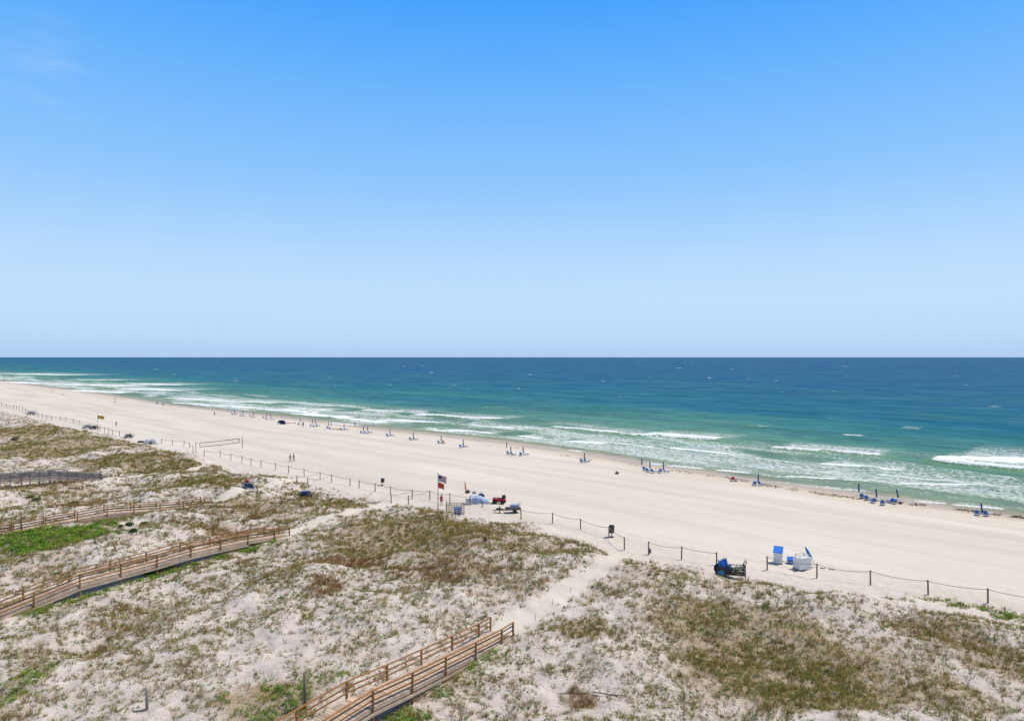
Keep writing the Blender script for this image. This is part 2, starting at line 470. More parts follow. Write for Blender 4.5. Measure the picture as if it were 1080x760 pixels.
wet = sstep(-9.5, -2.5, W + (fbm(U / 14, V / 5, 55, 3) - .5) * 7)
dry_run = sstep(-20, -6, W + (fbm(U / 20, V / 6, 57, 3) - .5) * 9)

g = NT('sand')
P = g.pos()
n_big = g.noise(P, 0.045, 5); n_mid = g.noise(P, 0.6, 5); n_fine = g.noise(P, 5.0, 6, 0.7); n_gr = g.noise(P, 22.0, 3, 0.7)
mp0 = g.new('ShaderNodeMapping'); mp0.inputs['Rotation'].default_value = (0, 0, R(-46.5)); g.link(P, mp0.inputs['Vector'])
mp = g.new('ShaderNodeMapping'); mp.inputs['Scale'].default_value = (0.16, 0.012, 1)
g.link(mp0.outputs[0], mp.inputs['Vector']); n_str = g.noise(mp.outputs[0], 1.0, 5)
c = g.mix(g.rng(n_big, .35, .65), s2l(213, 204, 191), s2l(220, 212, 200))
c = g.mix(g.rng(n_str, .42, .66, 0, .6), c, s2l(192, 181, 167))
mpt = g.new('ShaderNodeMapping'); mpt.inputs['Scale'].default_value = (0.85, 0.022, 1)
g.link(mp0.outputs[0], mpt.inputs['Vector']); n_trk = g.noise(mpt.outputs[0], 1.0, 4, .6)
c = g.mix(g.math('MULTIPLY', g.rng(n_trk, .54, .64), g.rng(n_big, .42, .58, .1, .45)), c, s2l(197, 186, 172))
c = g.mix(g.rng(n_fine, .55, .72, 0, .22), c, s2l(184, 172, 158))
a_d = g.attr('dune')
dn = g.mix(g.rng(n_mid, .35, .65), s2l(190, 179, 170), s2l(218, 208, 200))
c = g.mix(g.math('MULTIPLY', a_d, .9), c, dn)
# leaf litter and old stems lying on the dune sand
lit = g.math('MULTIPLY', g.rng(n_fine, .53, .61), g.rng(g.attr('litter'), 0.05, .75, .35, .9))
lit = g.math('MULTIPLY', lit, g.rng(g.attr('litter'), 0.0, .12))
c = g.mix(lit, c, s2l(126, 106, 84))
c = g.mix(g.math('MULTIPLY', g.rng(g.attr('litter'), .45, 1.0, 0, .8), g.rng(n_mid, .32, .58, .35, 1)), c, s2l(146, 122, 82))
c = g.mix(g.math('MULTIPLY', g.math('MULTIPLY', g.attr('tide'), g.rng(n_mid, .35, .65, .5, 1.3)), .55), c, s2l(207, 190, 168))
c = g.mix(g.math('MULTIPLY', g.attr('wet'), .75), c, s2l(172, 150, 126))
c = g.mix(g.rng(n_gr, .3, .7, 0, .10), c, s2l(150, 135, 120))
g.link(c, g.b.inputs['Base Color'])
g.link(g.rng(g.attr('wet'), 0.2, 1, .95, .35), g.b.inputs['Roughness'])
g.b.inputs['Specular IOR Level'].default_value = 0.2
hgt = g.math('ADD', g.math('MULTIPLY', n_fine, 0.10), g.math('MULTIPLY', n_mid, .10))
bmp = g.bump(hgt, 0.6, 1.0)
g.link(g.rng(a_d, 0, 1, .10, .85), bmp.inputs['Strength'])
g.link(bmp.outputs[0], g.b.inputs['Normal'])
go = grid_mesh('ground', X, Y, Zg, W < 45, dict(dune=dune, litter=dens, wet=wet, tide=dry_run), g.m)
tag(go, 'pale beach sand rising into low dunes', kind='structure')

# ---- the sea
tcol = np.concatenate([np.arange(-1.9, -.84, .03), np.arange(-.84, .84, .0022), np.arange(.84, 3.2, .04)])
yr = [55.0]
while yr[-1] < 70000:
    y = yr[-1]; yr.append(y * (1.0036 if y < 700 else (1.006 if y < 2500 else 1.04)))
yr = np.array(yr)
X = yr[:, None] * tcol[None, :]; Y = np.repeat(yr[:, None], len(tcol), 1)
U = X * EU[0] + Y * EU[1]; V = X * EV[0] + Y * EV[1]
W = V - vshore(U)
def uw(px, py, z=-0.9):
    d = (H - z) * F / (py - YH); x = (px - 540) / F * d
    u = x * EU[0] + d * EU[1]; return u, x * EV[0] + d * EV[1] - float(vshore(u))
near = sstep(900, 250, Y)
shoal = sstep(0.5, 14, W)
warp = (fbm(U / 60, W / 45, 81, 3) - .5) * 22
ph = (W + warp) / (17 + 16 * sstep(10, 260, W)) * 2 * np.pi
crest = ((0.5 + 0.5 * np.sin(ph)) ** 2.4)
grp = sstep(.35, .7, fbm(U / 55, W / 30, 83, 3))
Z = -1.0 + 0.62 * crest * grp * shoal * sstep(420, 60, W) * near
for k in range(7):
    a = R(46 + rng.uniform(-38, 38)); lam = [3.2, 4.1, 5.3, 7, 9, 12, 15][k]
    Z += near * sstep(lam * .06 * 1.0, lam * .02, Y * .0036) * sstep(2, 30, W) * (0.006 * lam) * np.sin(2 * np.pi * (X * math.cos(a) + Y * math.sin(a) + warp * .4) / lam + k * 1.7) * (0.4 + 1.2 * fbm(X / 23, Y / 23, 90 + k, 2))
foam = np.zeros_like(X); lace = np.zeros_like(X); glow = np.zeros_like(X)
# breaking wave fronts: two photo points along the front, thickness (m), height (m)
BRK = [((577, 452.5), (652, 457.5), 3.5, .9), ((662, 459), (757, 465.5), 4.5, 1.0), ((545, 459.5), (570, 463), 1.6, .3), ((618, 470), (646, 474), 2.0, .4), ((700, 473), (768, 480.5), 3.0, .6),
       ((810, 473), (932, 481.5), 3.6, 1.0), ((978, 486.5), (1085, 497), 4.5, 1.0), ((1000, 484), (1090, 490), 7, .5),
       ((379, 434.2), (425, 436.4), 5, 1.0), ((432, 438.5), (520, 443), 5, 1.0), ((300, 436.5), (365, 441.5), 4, .5), ((470, 448), (545, 452), 3, .4), ((345, 440.5), (400, 446), 3.5, .4),
       ((172, 420), (262, 425), 6, .8), ((-10, 393.8), (67, 395.8), 16, .8), ((76, 400.3), (110, 401), 10, .8), ((45, 405), (128, 407.5), 12, .7), ((130, 404.5), (172, 406.5), 10, .8), ((120, 409.5), (176, 412.5), 9, .6), ((262, 424.3), (288, 425.6), 4, .6), ((-10, 402.5), (40, 405), 10, .4), ((60, 411.5), (130, 414.8), 6, .4),
       ((225, 428), (300, 434), 4, .4), ((886, 459.3), (910, 459.8), 1.0, .4), ((1042, 428.8), (1055, 429.2), 2.2, .5), ((950, 451.5), (970, 452.6), 1.6, .5), ((782, 448.8), (806, 450), 1.6, .4), ((510, 429.3), (522, 430), 2, .5), ((920, 500), (1000, 508), .8, .1), ((300, 430.5), (345, 433), 3, .5), ((395, 443.5), (470, 447.5), 3, .4), ((262, 431), (330, 436), 3.5, .4), ((430, 452.5), (520, 457.5), 2, .3), ((540, 452), (575, 454), 2.5, .5), ((180, 424.5), (250, 429.5), 3.5, .4), ((590, 465.5), (690, 472), 2, .3), ((860, 489), (960, 497), 2, .25), ((300, 444), (380, 448.2), 1.6, .2),
       # thin swash edges
       ((560, 470.5), (615, 476.5), .5, .08), ((612, 484.3), (700, 490.6), .9, .12), ((700, 490.6), (794, 499), .9, .12), ((826, 501.8), (940, 509), 1.0, .14), ((940, 509), (1068, 515.5), 1.0, .14), ((1068, 515.5), (1100, 519), 1.0, .1), ((480, 462.5), (560, 470.5), .8, .1), ((400, 455), (480, 462.5), .7, .1),
       ((920, 524.8), (1000, 531.5), .6, .06), ((1000, 531.5), (1090, 540), .7, .06), ((800, 507.5), (920, 519), .4, .05)]
for (p, q, T, hh) in BRK:
    if T > 1.3: T *= 1.5
    u1, w1 = uw(*p); u2, w2 = uw(*q)
    s = (U - u1) / (u2 - u1)
    m = (s > -.15) & (s < 1.15) & (np.abs(W - w1 - (w2 - w1) * s) < 12 * T + 14)
    if not m.any(): continue
    ss = s[m]; uu = U[m]; L = abs(u2 - u1)
    e = sstep(-.06, .12, ss + .1 * (fbm(W[m] / 1.5, uu / 9, 70, 2) - .5)) * sstep(1.06, .88, ss) * (.48 if T < 4 and hh > .35 and T > 1.3 and L < 22 else 1)
    if T < 7: e = e * sstep(.18 if hh < .75 else .08, .42 if hh < .75 else .32, fbm(uu / (5 + T), w1 + W[m] / 6, 69, 3))
    dw = W[m] - (w1 + (w2 - w1) * ss) + (fbm(uu / 7, uu * 0 + w1, 71, 3) - .5) * min(3.5, 1 + .6 * T) + (fbm(uu / 1.6, uu * 0 + w1, 73, 2) - .5) * .5 * min(T, 2)
    Tl = T * (.45 + 1.1 * fbm(uu / 9, uu * 0 + 3.3 + w2, 75, 3))
    fr = e * sstep(-.35 * min(T, 2), .15, dw) * sstep(Tl * 1.7, Tl * .7, dw)
    foam[m] = np.maximum(foam[m], fr)
    lace[m] = np.maximum(lace[m], .85 * e * sstep(-.5, .5, dw) * sstep(T * 5 + 3, T, dw))
    bump_ = hh * (np.exp(-np.clip(dw - .4, 0, 1e3) ** 2 / (1.2 + T * .5) ** 2) * sstep(-1.2, .6, dw))
    e2 = sstep(-.15, .12, ss) * sstep(1.15, .88, ss)
    Z[m] += bump_ * e2
    glow[m] = np.maximum(glow[m], e2 * (1 - e * .3) * np.exp(-((dw - .5) / (1.5 + .3 * T)) ** 2) * min(1, hh * 1.2))
zone = sstep(2.5, 7, W) * sstep(66 + 14 * sstep(80, 170, U), 30 + 12 * sstep(80, 170, U), W + (fbm(U / 40, W / 14, 79, 2) - .5) * 45)
lace = np.maximum(lace, zone * sstep(.30, .62, fbm(U / 33, W / 9, 77, 4)) * (.82 + .06 * sstep(80, 170, U)))
lace = np.maximum(lace, .35 * sstep(140, 40, W) * sstep(3, 9, W) * sstep(.48, .7, fbm(U / 45, W / 7, 78, 4)))
# scattered whitecaps out at sea
nwc = 0
for k in range(300):
    tx = rng.uniform(-.82, .82); py = YH + 3.0 + 62 * rng.random() ** 1.6
    d = (H + 1) * F / (py - YH); x = tx * d
    u = x * EU[0] + d * EU[1]; w = x * EV[0] + d * EV[1] - float(vshore(u))
    if w < 60: continue
    i = np.searchsorted(yr, d); j = np.searchsorted(tcol, tx)
    ln = d / F * rng.uniform(.7, 3.2) * (1 + .8 * (rng.random() < .12)); th = d * d / ((H + 1) * F) * rng.uniform(.1, .3)
    r0, r1 = max(0, i - 40), min(len(yr), i + 40); c0, c1 = max(0, j - 14), min(len(tcol), j + 14)
    sx = X[r0:r1, c0:c1] - x; sy = Y[r0:r1, c0:c1] - d
    dd = (sx / ln) ** 2 + ((sy + .12 * sx * th / max(ln, .1)) / th) ** 2
    foam[r0:r1, c0:c1] = np.maximum(foam[r0:r1, c0:c1], rng.uniform(.15, .75) * np.exp(-dd))
    nwc += 1
t = NT('sea_water')
P = t.pos()
lw = t.math('LOGARITHM', t.math('MAXIMUM', t.attr('offshore'), 1.0), 10.0)
lwn = t.math('ADD', lw, t.rng(t.attr('patch'), .2, .8, -.16, .16))
cr = t.new('ShaderNodeValToRGB')
fac = t.math('DIVIDE', lwn, 4.2)
t.link(fac, cr.inputs[0])
stops = [(0.0, (190, 172, 142)), (.10, (160, 160, 134)), (.21, (136, 152, 124)), (.33, (120, 150, 124)), (.42, (88, 142, 126)), (.49, (50, 124, 128)), (.56, (20, 106, 132)), (.65, (14, 94, 136)), (.78, (12, 89, 138)), (1.0, (14, 86, 136))]
els = cr.color_ramp.elements
els[0].position, els[0].color = stops[0][0], s2l(*stops[0][1]); els[1].position, els[1].color = 1.0, s2l(*stops[-1][1])
for p_, c_ in stops[1:-1]:
    e_ = els.new(p_); e_.color = s2l(*c_)
mp = t.new('ShaderNodeMapping'); mp.inputs['Rotation'].default_value = (0, 0, R(-46.5)); mp.inputs['Scale'].default_value = (1, 1, 1)
t.link(P, mp.inputs['Vector'])
def stretched(sx, sy, scale, detail, rough=.55):
    m2 = t.new('ShaderNodeMapping'); m2.inputs['Scale'].default_value = (sx, sy, 1); t.link(mp.outputs[0], m2.inputs['Vector'])
    return t.noise(m2.outputs[0], scale, detail, rough)
chop = stretched(1.0, .45, .28, 6, .62); ripple = stretched(1, .6, 1.6, 4, .6); swell = stretched(1.0, .22, .05, 4, .55); far_w = stretched(1, .3, .012, 5, .6)
c = t.mix(t.rng(chop, .36, .64, 0, .75), cr.outputs[0], t.mix(.5, cr.outputs[0], s2l(14, 50, 74)))
c = t.mix(t.rng(swell, .45, .68, 0, .5), c, t.mix(.35, c, s2l(96, 160, 130)))
far_s = stretched(1, .13, .05, 6, .62)
c = t.mix(t.math('MULTIPLY', t.rng(far_s, .44, .62), .42), c, t.mix(.6, c, s2l(0, 40, 70)))
mid_s = stretched(1, .3, .12, 6, .65)
c = t.mix(t.math('MULTIPLY', t.rng(mid_s, .50, .66), .30), c, t.mix(.5, c, s2l(120, 170, 185)))
c = t.mix(t.math('MULTIPLY', t.attr('glow'), t.rng(chop, .3, .6, .35, .8)), c, s2l(134, 168, 108))  # light through the wave crests, painted in as yellow-green
# sand churned up between the bars
n1 = stretched(1, .5, 1.1, 6, .68); n2 = stretched(1, .4, .33, 5, .6)
ff = t.math('ADD', t.math('MULTIPLY', t.attr('foam'), 1.25), t.math('MULTIPLY', t.math('SUBTRACT', n1, .5), 1.1))
solid = t.rng(ff, .42, .72, smooth=True)
vo = t.new('ShaderNodeTexVoronoi'); vo.feature = 'DISTANCE_TO_EDGE'; vo.inputs['Scale'].default_value = .62
wv = t.new('ShaderNodeVectorMath', operation='ADD')
nv = t.new('ShaderNodeTexNoise'); nv.inputs['Scale'].default_value = .5; nv.inputs['Detail'].default_value = 4; t.link(mp.outputs[0], nv.inputs['Vector'])
sc_ = t.new('ShaderNodeVectorMath', operation='SCALE'); sc_.inputs['Scale'].default_value = 3.0; t.link(nv.outputs['Color'], sc_.inputs[0])
t.link(mp.outputs[0], wv.inputs[0]); t.link(sc_.outputs[0], wv.inputs[1]); t.link(wv.outputs[0], vo.inputs['Vector'])
la = t.attr('lace')
web = t.math('SUBTRACT', t.math('MULTIPLY', la, .26), vo.outputs['Distance'])
web = t.rng(web, 0.0, .12, smooth=True)
fleck = t.rng(t.math('ADD', t.math('MULTIPLY', la, .42), t.math('SUBTRACT', n1, .78)), 0, .2, smooth=True)
lc = t.math('MULTIPLY', t.math('MAXIMUM', t.math('MULTIPLY', web, t.rng(n2, .35, .6, .2, .8)), fleck), .85)
fm = t.math('MAXIMUM', solid, lc)
milky = t.mix(t.math('MULTIPLY', la, .30), c, s2l(158, 176, 152))
c = t.mix(fm, milky, (.80, .83, .84, 1))
hh_ = t.math('ADD', t.math('MULTIPLY', chop, 1.5), t.math('ADD', t.math('MULTIPLY', ripple, .25), t.math('ADD', t.math('MULTIPLY', swell, 4.0), t.math('ADD', t.math('MULTIPLY', fm, .35), t.math('MULTIPLY', far_w, 6)))))
bmp = t.bump(hh_, .55, 1.0)
df = t.new('ShaderNodeBsdfDiffuse'); gl = t.new('ShaderNodeBsdfGlossy'); gl.inputs['Roughness'].default_value = .22
t.link(c, df.inputs['Color'])
t.link(bmp.outputs[0], df.inputs['Normal']); t.link(bmp.outputs[0], gl.inputs['Normal'])
fr_ = t.new('ShaderNodeFresnel'); fr_.inputs['IOR'].default_value = 1.33; t.link(bmp.outputs[0], fr_.inputs['Normal'])
fk = t.math('MULTIPLY', t.rng(fr_.outputs[0], .02, .8, .015, .12), t.rng(fm, 0, 1, 1, 0))
mxs = t.new('ShaderNodeMixShader'); t.link(fk, mxs.inputs[0]); t.link(df.outputs[0], mxs.inputs[1]); t.link(gl.outputs[0], mxs.inputs[2])
t.link(mxs.outputs[0], t.n['Material Output'].inputs['Surface'])
t.n.remove(t.b)
patch = fbm(U / 160, W / 60, 95, 3)
wo = grid_mesh('sea', X, Y, Z, W > -14, dict(offshore=np.clip(W, 0.5, None), foam=foam, lace=lace, glow=glow, patch=patch), t.m)
tag(wo, 'green to blue sea with white breaking waves along the beach', kind='structure')

# ================================================================== DUNE PLANTS (nobody could count them)
def veg_material(name):
    t = NT(name)
    col = t.attr('col', 'Color')
    n = t.noise(t.pos(), 3.0, 3)
    c2 = t.mix(1.0, col, t.mix(n, (.8, .8, .8, 1), (1.2, 1.2, 1.2, 1)), 'MULTIPLY')
    t.link(c2, t.b.inputs['Base Color'])
    t.b.inputs['Roughness'].default_value = .75; t.b.inputs['Specular IOR Level'].default_value = .15
    tr = t.new('ShaderNodeBsdfTranslucent'); t.link(c2, tr.inputs['Color'])
    mx = t.new('ShaderNodeMixShader'); mx.inputs[0].default_value = .3
    out = t.n['Material Output']
    t.link(t.b.outputs[0], mx.inputs[1]); t.link(tr.outputs[0], mx.inputs[2]); t.link(mx.outputs[0], out.inputs['Surface'])
    return t.m
M_veg = veg_material('plant_leaves')
def tri_mesh(name, co, tri, col):
    me = bpy.data.meshes.new(name)
    me.vertices.add(len(co)); me.vertices.foreach_set('co', co.astype(np.float32).ravel())
    me.loops.add(len(tri) * 3); me.loops.foreach_set('vertex_index', tri.astype(np.int32).ravel())
    me.polygons.add(len(tri)); me.polygons.foreach_set('loop_start', np.arange(0, len(tri) * 3, 3, dtype=np.int32))
    me.polygons.foreach_set('loop_total', np.full(len(tri), 3, dtype=np.int32))
    a = me.attributes.new('col', 'FLOAT_COLOR', 'POINT')
    a.data.foreach_set('color', np.concatenate([col, np.ones((len(col), 1))], 1).astype(np.float32).ravel())
    me.materials.append(M_veg); me.update()
    o = bpy.data.objects.new(name, me); C.objects.link(o); return o
def blades(px, py, pz, hgt, spread, nb, col, colvar, width, lean=(0, 0)):
    """nb grass blades (two triangles each, bent) on every clump"""
    n = len(px)
    P = np.repeat(np.stack([px, py, pz], 1), nb, 0); h = np.repeat(hgt, nb) * rng.uniform(.55, 1.1, n * nb)
    sp = np.repeat(spread, nb); cc = np.repeat(col, nb, 0) * rng.uniform(1 - colvar, 1 + colvar, (n * nb, 1))
    a = rng.uniform(0, 2 * np.pi, n * nb); r = sp * np.sqrt(rng.random(n * nb)) * .5
    base = P + np.stack([np.cos(a) * r, np.sin(a) * r, np.full(n * nb, -.02)], 1)
    a2 = a + rng.normal(0, .6, n * nb); tilt = rng.uniform(.1, 1.15, n * nb)
    out = np.stack([np.cos(a2), np.sin(a2), np.zeros(n * nb)], 1)
    up = np.array([lean[0], lean[1], 1.0])
    mid = base + (up * .62) * h[:, None] + out * (h * tilt * .35)[:, None]
    tip = base + (up * .95) * h[:, None] + out * (h * tilt * .95)[:, None]
    b = rng.uniform(0, np.pi, n * nb); wv = np.stack([np.cos(b), np.sin(b), np.zeros(n * nb)], 1) * (np.repeat(width, nb) * rng.uniform(.6, 1.2, n * nb))[:, None]
    co = np.stack([base - wv * .5, base + wv * .5, mid - wv * .4, mid + wv * .4, tip], 1).reshape(-1, 3)
    k = np.arange(n * nb)[:, None] * 5
    tri = np.concatenate([k + [0, 1, 3], k + [0, 3, 2], k + [2, 3, 4]], 1).reshape(-1, 3)
    return co, tri, np.repeat(cc, 5, 0)
def leaves(px, py, pz, hgt, spread, nb, col, colvar, size):
    """broad little leaves (rhombs) scattered through a low clump"""
    n = len(px)
    P = np.repeat(np.stack([px, py, pz], 1), nb, 0)
    a = rng.uniform(0, 2 * np.pi, n * nb); r = np.repeat(spread, nb) * np.sqrt(rng.random(n * nb))
    c = P + np.stack([np.cos(a) * r, np.sin(a) * r, np.repeat(hgt, nb) * rng.random(n * nb) ** 1.2 * (1 - .5 * (r / np.maximum(np.repeat(spread, nb), 1e-3)) ** 2)], 1)
    s = (np.repeat(size, nb) * rng.uniform(.6, 1.3, n * nb))[:, None]
    th = rng.uniform(0, 2 * np.pi, n * nb); el = rng.uniform(-.1, .9, n * nb)
    d = np.stack([np.cos(th) * np.cos(el), np.sin(th) * np.cos(el), np.sin(el)], 1)
    e = np.stack([-np.sin(th), np.cos(th), rng.uniform(-.4, .4, n * nb)], 1)
    cc = np.repeat(col, nb, 0) * rng.uniform(1 - colvar, 1 + colvar, (n * nb, 1))
    co = np.stack([c - d * s, c + e * s * .42, c + d * s, c - e * s * .42], 1).reshape(-1, 3)
    k = np.arange(n * nb)[:, None] * 4
    tri = np.concatenate([k + [0, 1, 2], k + [0, 2, 3]], 1).reshape(-1, 3)
    return co, tri, np.repeat(cc, 4, 0)
def join(parts):
    co = []; tri = []; col = []; o = 0
    for a, b, c in parts:
        co.append(a); tri.append(b + o); col.append(c); o += len(a)
    return np.concatenate(co), np.concatenate(tri), np.concatenate(col)
# candidates, thinning with distance
N = 760000
tx = rng.uniform(-1.0, .95, N)
q = rng.random(N); ya, yb, e_ = 38.0, 430.0, .55
yy = (ya ** e_ + q * (yb ** e_ - ya ** e_)) ** (1 / e_); xx = tx * yy
u = xx * EU[0] + yy * EU[1]; v = xx * EV[0] + yy * EV[1]
keep = (v < vfence(u) + 2)
xx, yy = xx[keep], yy[keep]
f = veg_fields(xx, yy); zn = np.maximum(veg_zone(xx, yy), vine_rim(xx, yy))
for k_, st_ in (('near', .55), ('middle', .8)):     # greener along the lee side of two boardwalks
    b = BW[k_]; e = np.array(b['end']); dx = xx - e[0]; dy = yy - e[1]
    s = -(dx * b['d'][0] + dy * b['d'][1]); tt = dx * b['n'][0] + dy * b['n'][1]
    f['v'] = np.maximum(f['v'], st_ * sstep(1, 4, s) * sstep(-2.0, -.7, tt + (fbm(s / 2.5, tt, 131, 2) - .5) * 1.6) * sstep(.9, .3, tt) * sstep(.22, .42, fbm(s / 3, s * 0, 133, 2)))
for b in BW.values():                      # thin under the decks
    e = np.array(b['end']) + b['n'] * b['w'] * .5
    dx = xx - e[0]; dy = yy - e[1]
    s = -(dx * b['d'][0] + dy * b['d'][1]); tt = np.abs(dx * b['n'][0] + dy * b['n'][1])
    zn = zn * np.where((s > -1) & (s < b['s'][-1] + 12) & (tt < b['w'] * .5 - .1), 0, 1)
cl = fbm(xx / 2.6, yy / 2.6, 101, 3); cl2 = fbm(xx / .9, yy / .9, 103, 2); cl3 = fbm(xx / 9, yy / 9, 105, 3)
farr = sstep(95, 190, yy)
base_d = .50 + .30 * sstep(.40, .62, cl3) - .32 * f['x'] - .12 * farr
cl4 = fbm(xx / .5, yy / .5, 107, 2)
amount = base_d * sstep(.38, .60, .25 * cl + .4 * cl2 + .35 * cl4) * 1.15
dense = np.maximum.reduce([f['b'] * .95, f['o'] * 1.1, f['r'] * .95, f['v'] * 1.3, f['g'] * .6]) * (.22 + .78 * sstep(.36, .54, .35 * cl + .35 * cl2 + .3 * cl4))
prob = np.clip(np.maximum(amount, dense) * zn, 0, 1)
sel = rng.random(len(xx)) < prob
xx, yy, cl, cl2, cl3, farr = xx[sel], yy[sel], cl[sel], cl2[sel], cl3[sel], farr[sel]
f = {k: a[sel] for k, a in f.items()}
zz = ground(xx, yy)
n = len(xx); pick = rng.random(n)
wv_ = f['v'] * (.55 + .45 * sstep(.4, .55, cl2)); wr_ = f['r'] * .9; wo_ = f['o'] * .68; wg_ = np.clip(.27 + f['g'] * .6, 0, .8) * (1 - .6 * f['r']) * (1 - .5 * farr)
kind = np.full(n, 0)                        # 0 dry brown tuft, 1 olive tuft, 2 green leafy plant, 3 vine, 4 scrub, 5 litter sprig
kind[pick < .6] = 5
k5 = rng.random(n); tuft = (pick >= .6) | (rng.random(n) < np.maximum.reduce([f['b'], f['o'], f['r'], f['v']]) * .8)
kind[tuft] = 0
kind[tuft & (k5 < .14 + .25 * farr)] = 1
kind[tuft & (rng.random(n) < wo_)] = 1
kind[(rng.random(n) < wr_)] = 4
kind[(rng.random(n) < wg_) & (kind != 4)] = 2
kind[(rng.random(n) < wv_)] = 3
sc = np.clip(yy / 60, .8, 1.9)              # the thinned-out far clumps stand for wider ones
def pickc(m, cols):
    cols = np.array(cols); i = rng.integers(0, len(cols), m.sum()); return cols[i]
parts = []
m = kind == 0
parts.append(blades(xx[m], yy[m], zz[m], rng.uniform(.2, .55, m.sum()) * (.75 + .35 * sc[m]), rng.uniform(.14, .36, m.sum()) * sc[m], 12, pickc(m, [(.36, .235, .08), (.45, .30, .11), (.27, .18, .055), (.55, .39, .17), (.31, .24, .06), (.16, .105, .035)]), .35, .022 * sc[m], (-.12, -.06)))
m = kind == 1
parts.append(blades(xx[m], yy[m], zz[m], rng.uniform(.2, .52, m.sum()) * (.75 + .3 * sc[m]), rng.uniform(.16, .38, m.sum()) * sc[m], 12, pickc(m, [(.29, .27, .055), (.38, .33, .075), (.21, .235, .045), (.40, .29, .09), (.16, .17, .035)]), .35, .024 * sc[m], (-.1, -.05)))
m = kind == 5
parts.append(blades(xx[m], yy[m], zz[m], rng.uniform(.07, .22, m.sum()) * sc[m], rng.uniform(.08, .26, m.sum()), 6, pickc(m, [(.17, .12, .065), (.26, .18, .10), (.15, .155, .045), (.10, .075, .045)]), .35, .028 * sc[m]))
ed, tri_, cd = join(parts)
tag(tri_mesh('dune_grass', ed, tri_, cd), 'dry brown and olive grass growing over the pale dunes', 'grass', kind='stuff')
m = kind == 2
lp = leaves(xx[m], yy[m], zz[m], rng.uniform(.08, .24, m.sum()), rng.uniform(.08, .24, m.sum()) * sc[m], 12, pickc(m, [(.14, .25, .035), (.19, .30, .045), (.11, .20, .03), (.23, .30, .06)]), .3, np.full(m.sum(), .066) * sc[m])
m = kind == 3
lv = leaves(xx[m], yy[m], zz[m], rng.uniform(.12, .34, m.sum()), rng.uniform(.16, .34, m.sum()) * sc[m], 18, pickc(m, [(.13, .31, .02), (.19, .40, .025), (.10, .23, .02), (.27, .40, .04), (.06, .13, .02), (.30, .32, .07)]), .3, np.full(m.sum(), .075) * sc[m])
a_, b_, c_ = join([lp, lv])
tag(tri_mesh('ground_cover', a_, b_, c_), 'low green leafy plants and bright green creeping vine on the dunes', 'ground cover', kind='stuff')
m = kind == 4
sp = blades(xx[m], yy[m], zz[m], rng.uniform(.2, .5, m.sum()), rng.uniform(.2, .4, m.sum()) * sc[m], 10, pickc(m, [(.28, .13, .06), (.34, .165, .075), (.23, .13, .055), (.33, .21, .085)]), .3, .024 * sc[m])
tag(tri_mesh('dry_scrub', *sp), 'reddish brown dead scrub in patches on the dunes', 'scrub', kind='stuff')
# sparse short stems between the dune edge and the rope fence
N2 = 5200
tx = rng.uniform(-.8, .8, N2); yy = 55 + 150 * rng.random(N2) ** 1.6; xx = tx * yy
u = xx * EU[0] + yy * EU[1]; v = xx * EV[0] + yy * EV[1]; t_ = v - vfence(u)
k = (t_ > -16) & (t_ < -.5) & (path_dist(xx, yy) > .5) & (rng.random(N2) < sstep(.38, .6, fbm(xx / 4, yy / 4, 121, 2)) + .25)
xx, yy = xx[k], yy[k]; m1 = len(xx)
ln_ = blades(xx, yy, ground(xx, yy), rng.uniform(.15, .4, m1), np.full(m1, .08), 3, np.array([(.16, .13, .09), (.2, .17, .12), (.15, .15, .08)])[rng.integers(0, 3, m1)], .3, np.full(m1, .02))
tag(tri_mesh('beach_stubble', *ln_), 'sparse short dead stems in the sand along the rope fence', 'grass stubble', kind='stuff')
# seaweed along the tide line
WR = [(480, 466.5, 6), (540, 472, 10), (590, 479.5, 16), (625, 485, 16), (660, 489, 14), (700, 495, 10), (740, 501, 12), (772, 504.5, 10), (810, 512, 26), (860, 520, 34), (905, 525.5, 30), (960, 531.5, 34), (1010, 537, 34), (1060, 543.5, 44), (1095, 548, 40)]
wc = []
for (a, b) in zip(WR[:-1], WR[1:]):
    pa, pb = at(a[0], a[1]), at(b[0], b[1])
    for i in range(int((a[2] + b[2]) * 1.5)):
        k = random.random(); j = random.gauss(0, .8) + (.9 if random.random() < .3 else 0)
        if vnoise(np.array([(a[0] + (b[0] - a[0]) * k) / 9.0]), np.array([.5]), 7)[0] < .44: continue
        wc.append((pa.x + (pb.x - pa.x) * k + EV[0] * j, pa.y + (pb.y - pa.y) * k + EV[1] * j))
wc = np.array(wc); m1 = len(wc)
sw = leaves(wc[:, 0], wc[:, 1], ground(wc[:, 0], wc[:, 1]) - .01, rng.uniform(.05, .14, m1), rng.uniform(.1, .4, m1), 7, np.array([(.09, .06, .035), (.13, .085, .05), (.07, .05, .035)])[rng.integers(0, 3, m1)], .3, np.full(m1, .12))
tag(tri_mesh('seaweed_line', *sw), 'dark seaweed washed up in a line along the wet sand', 'seaweed', kind='stuff')

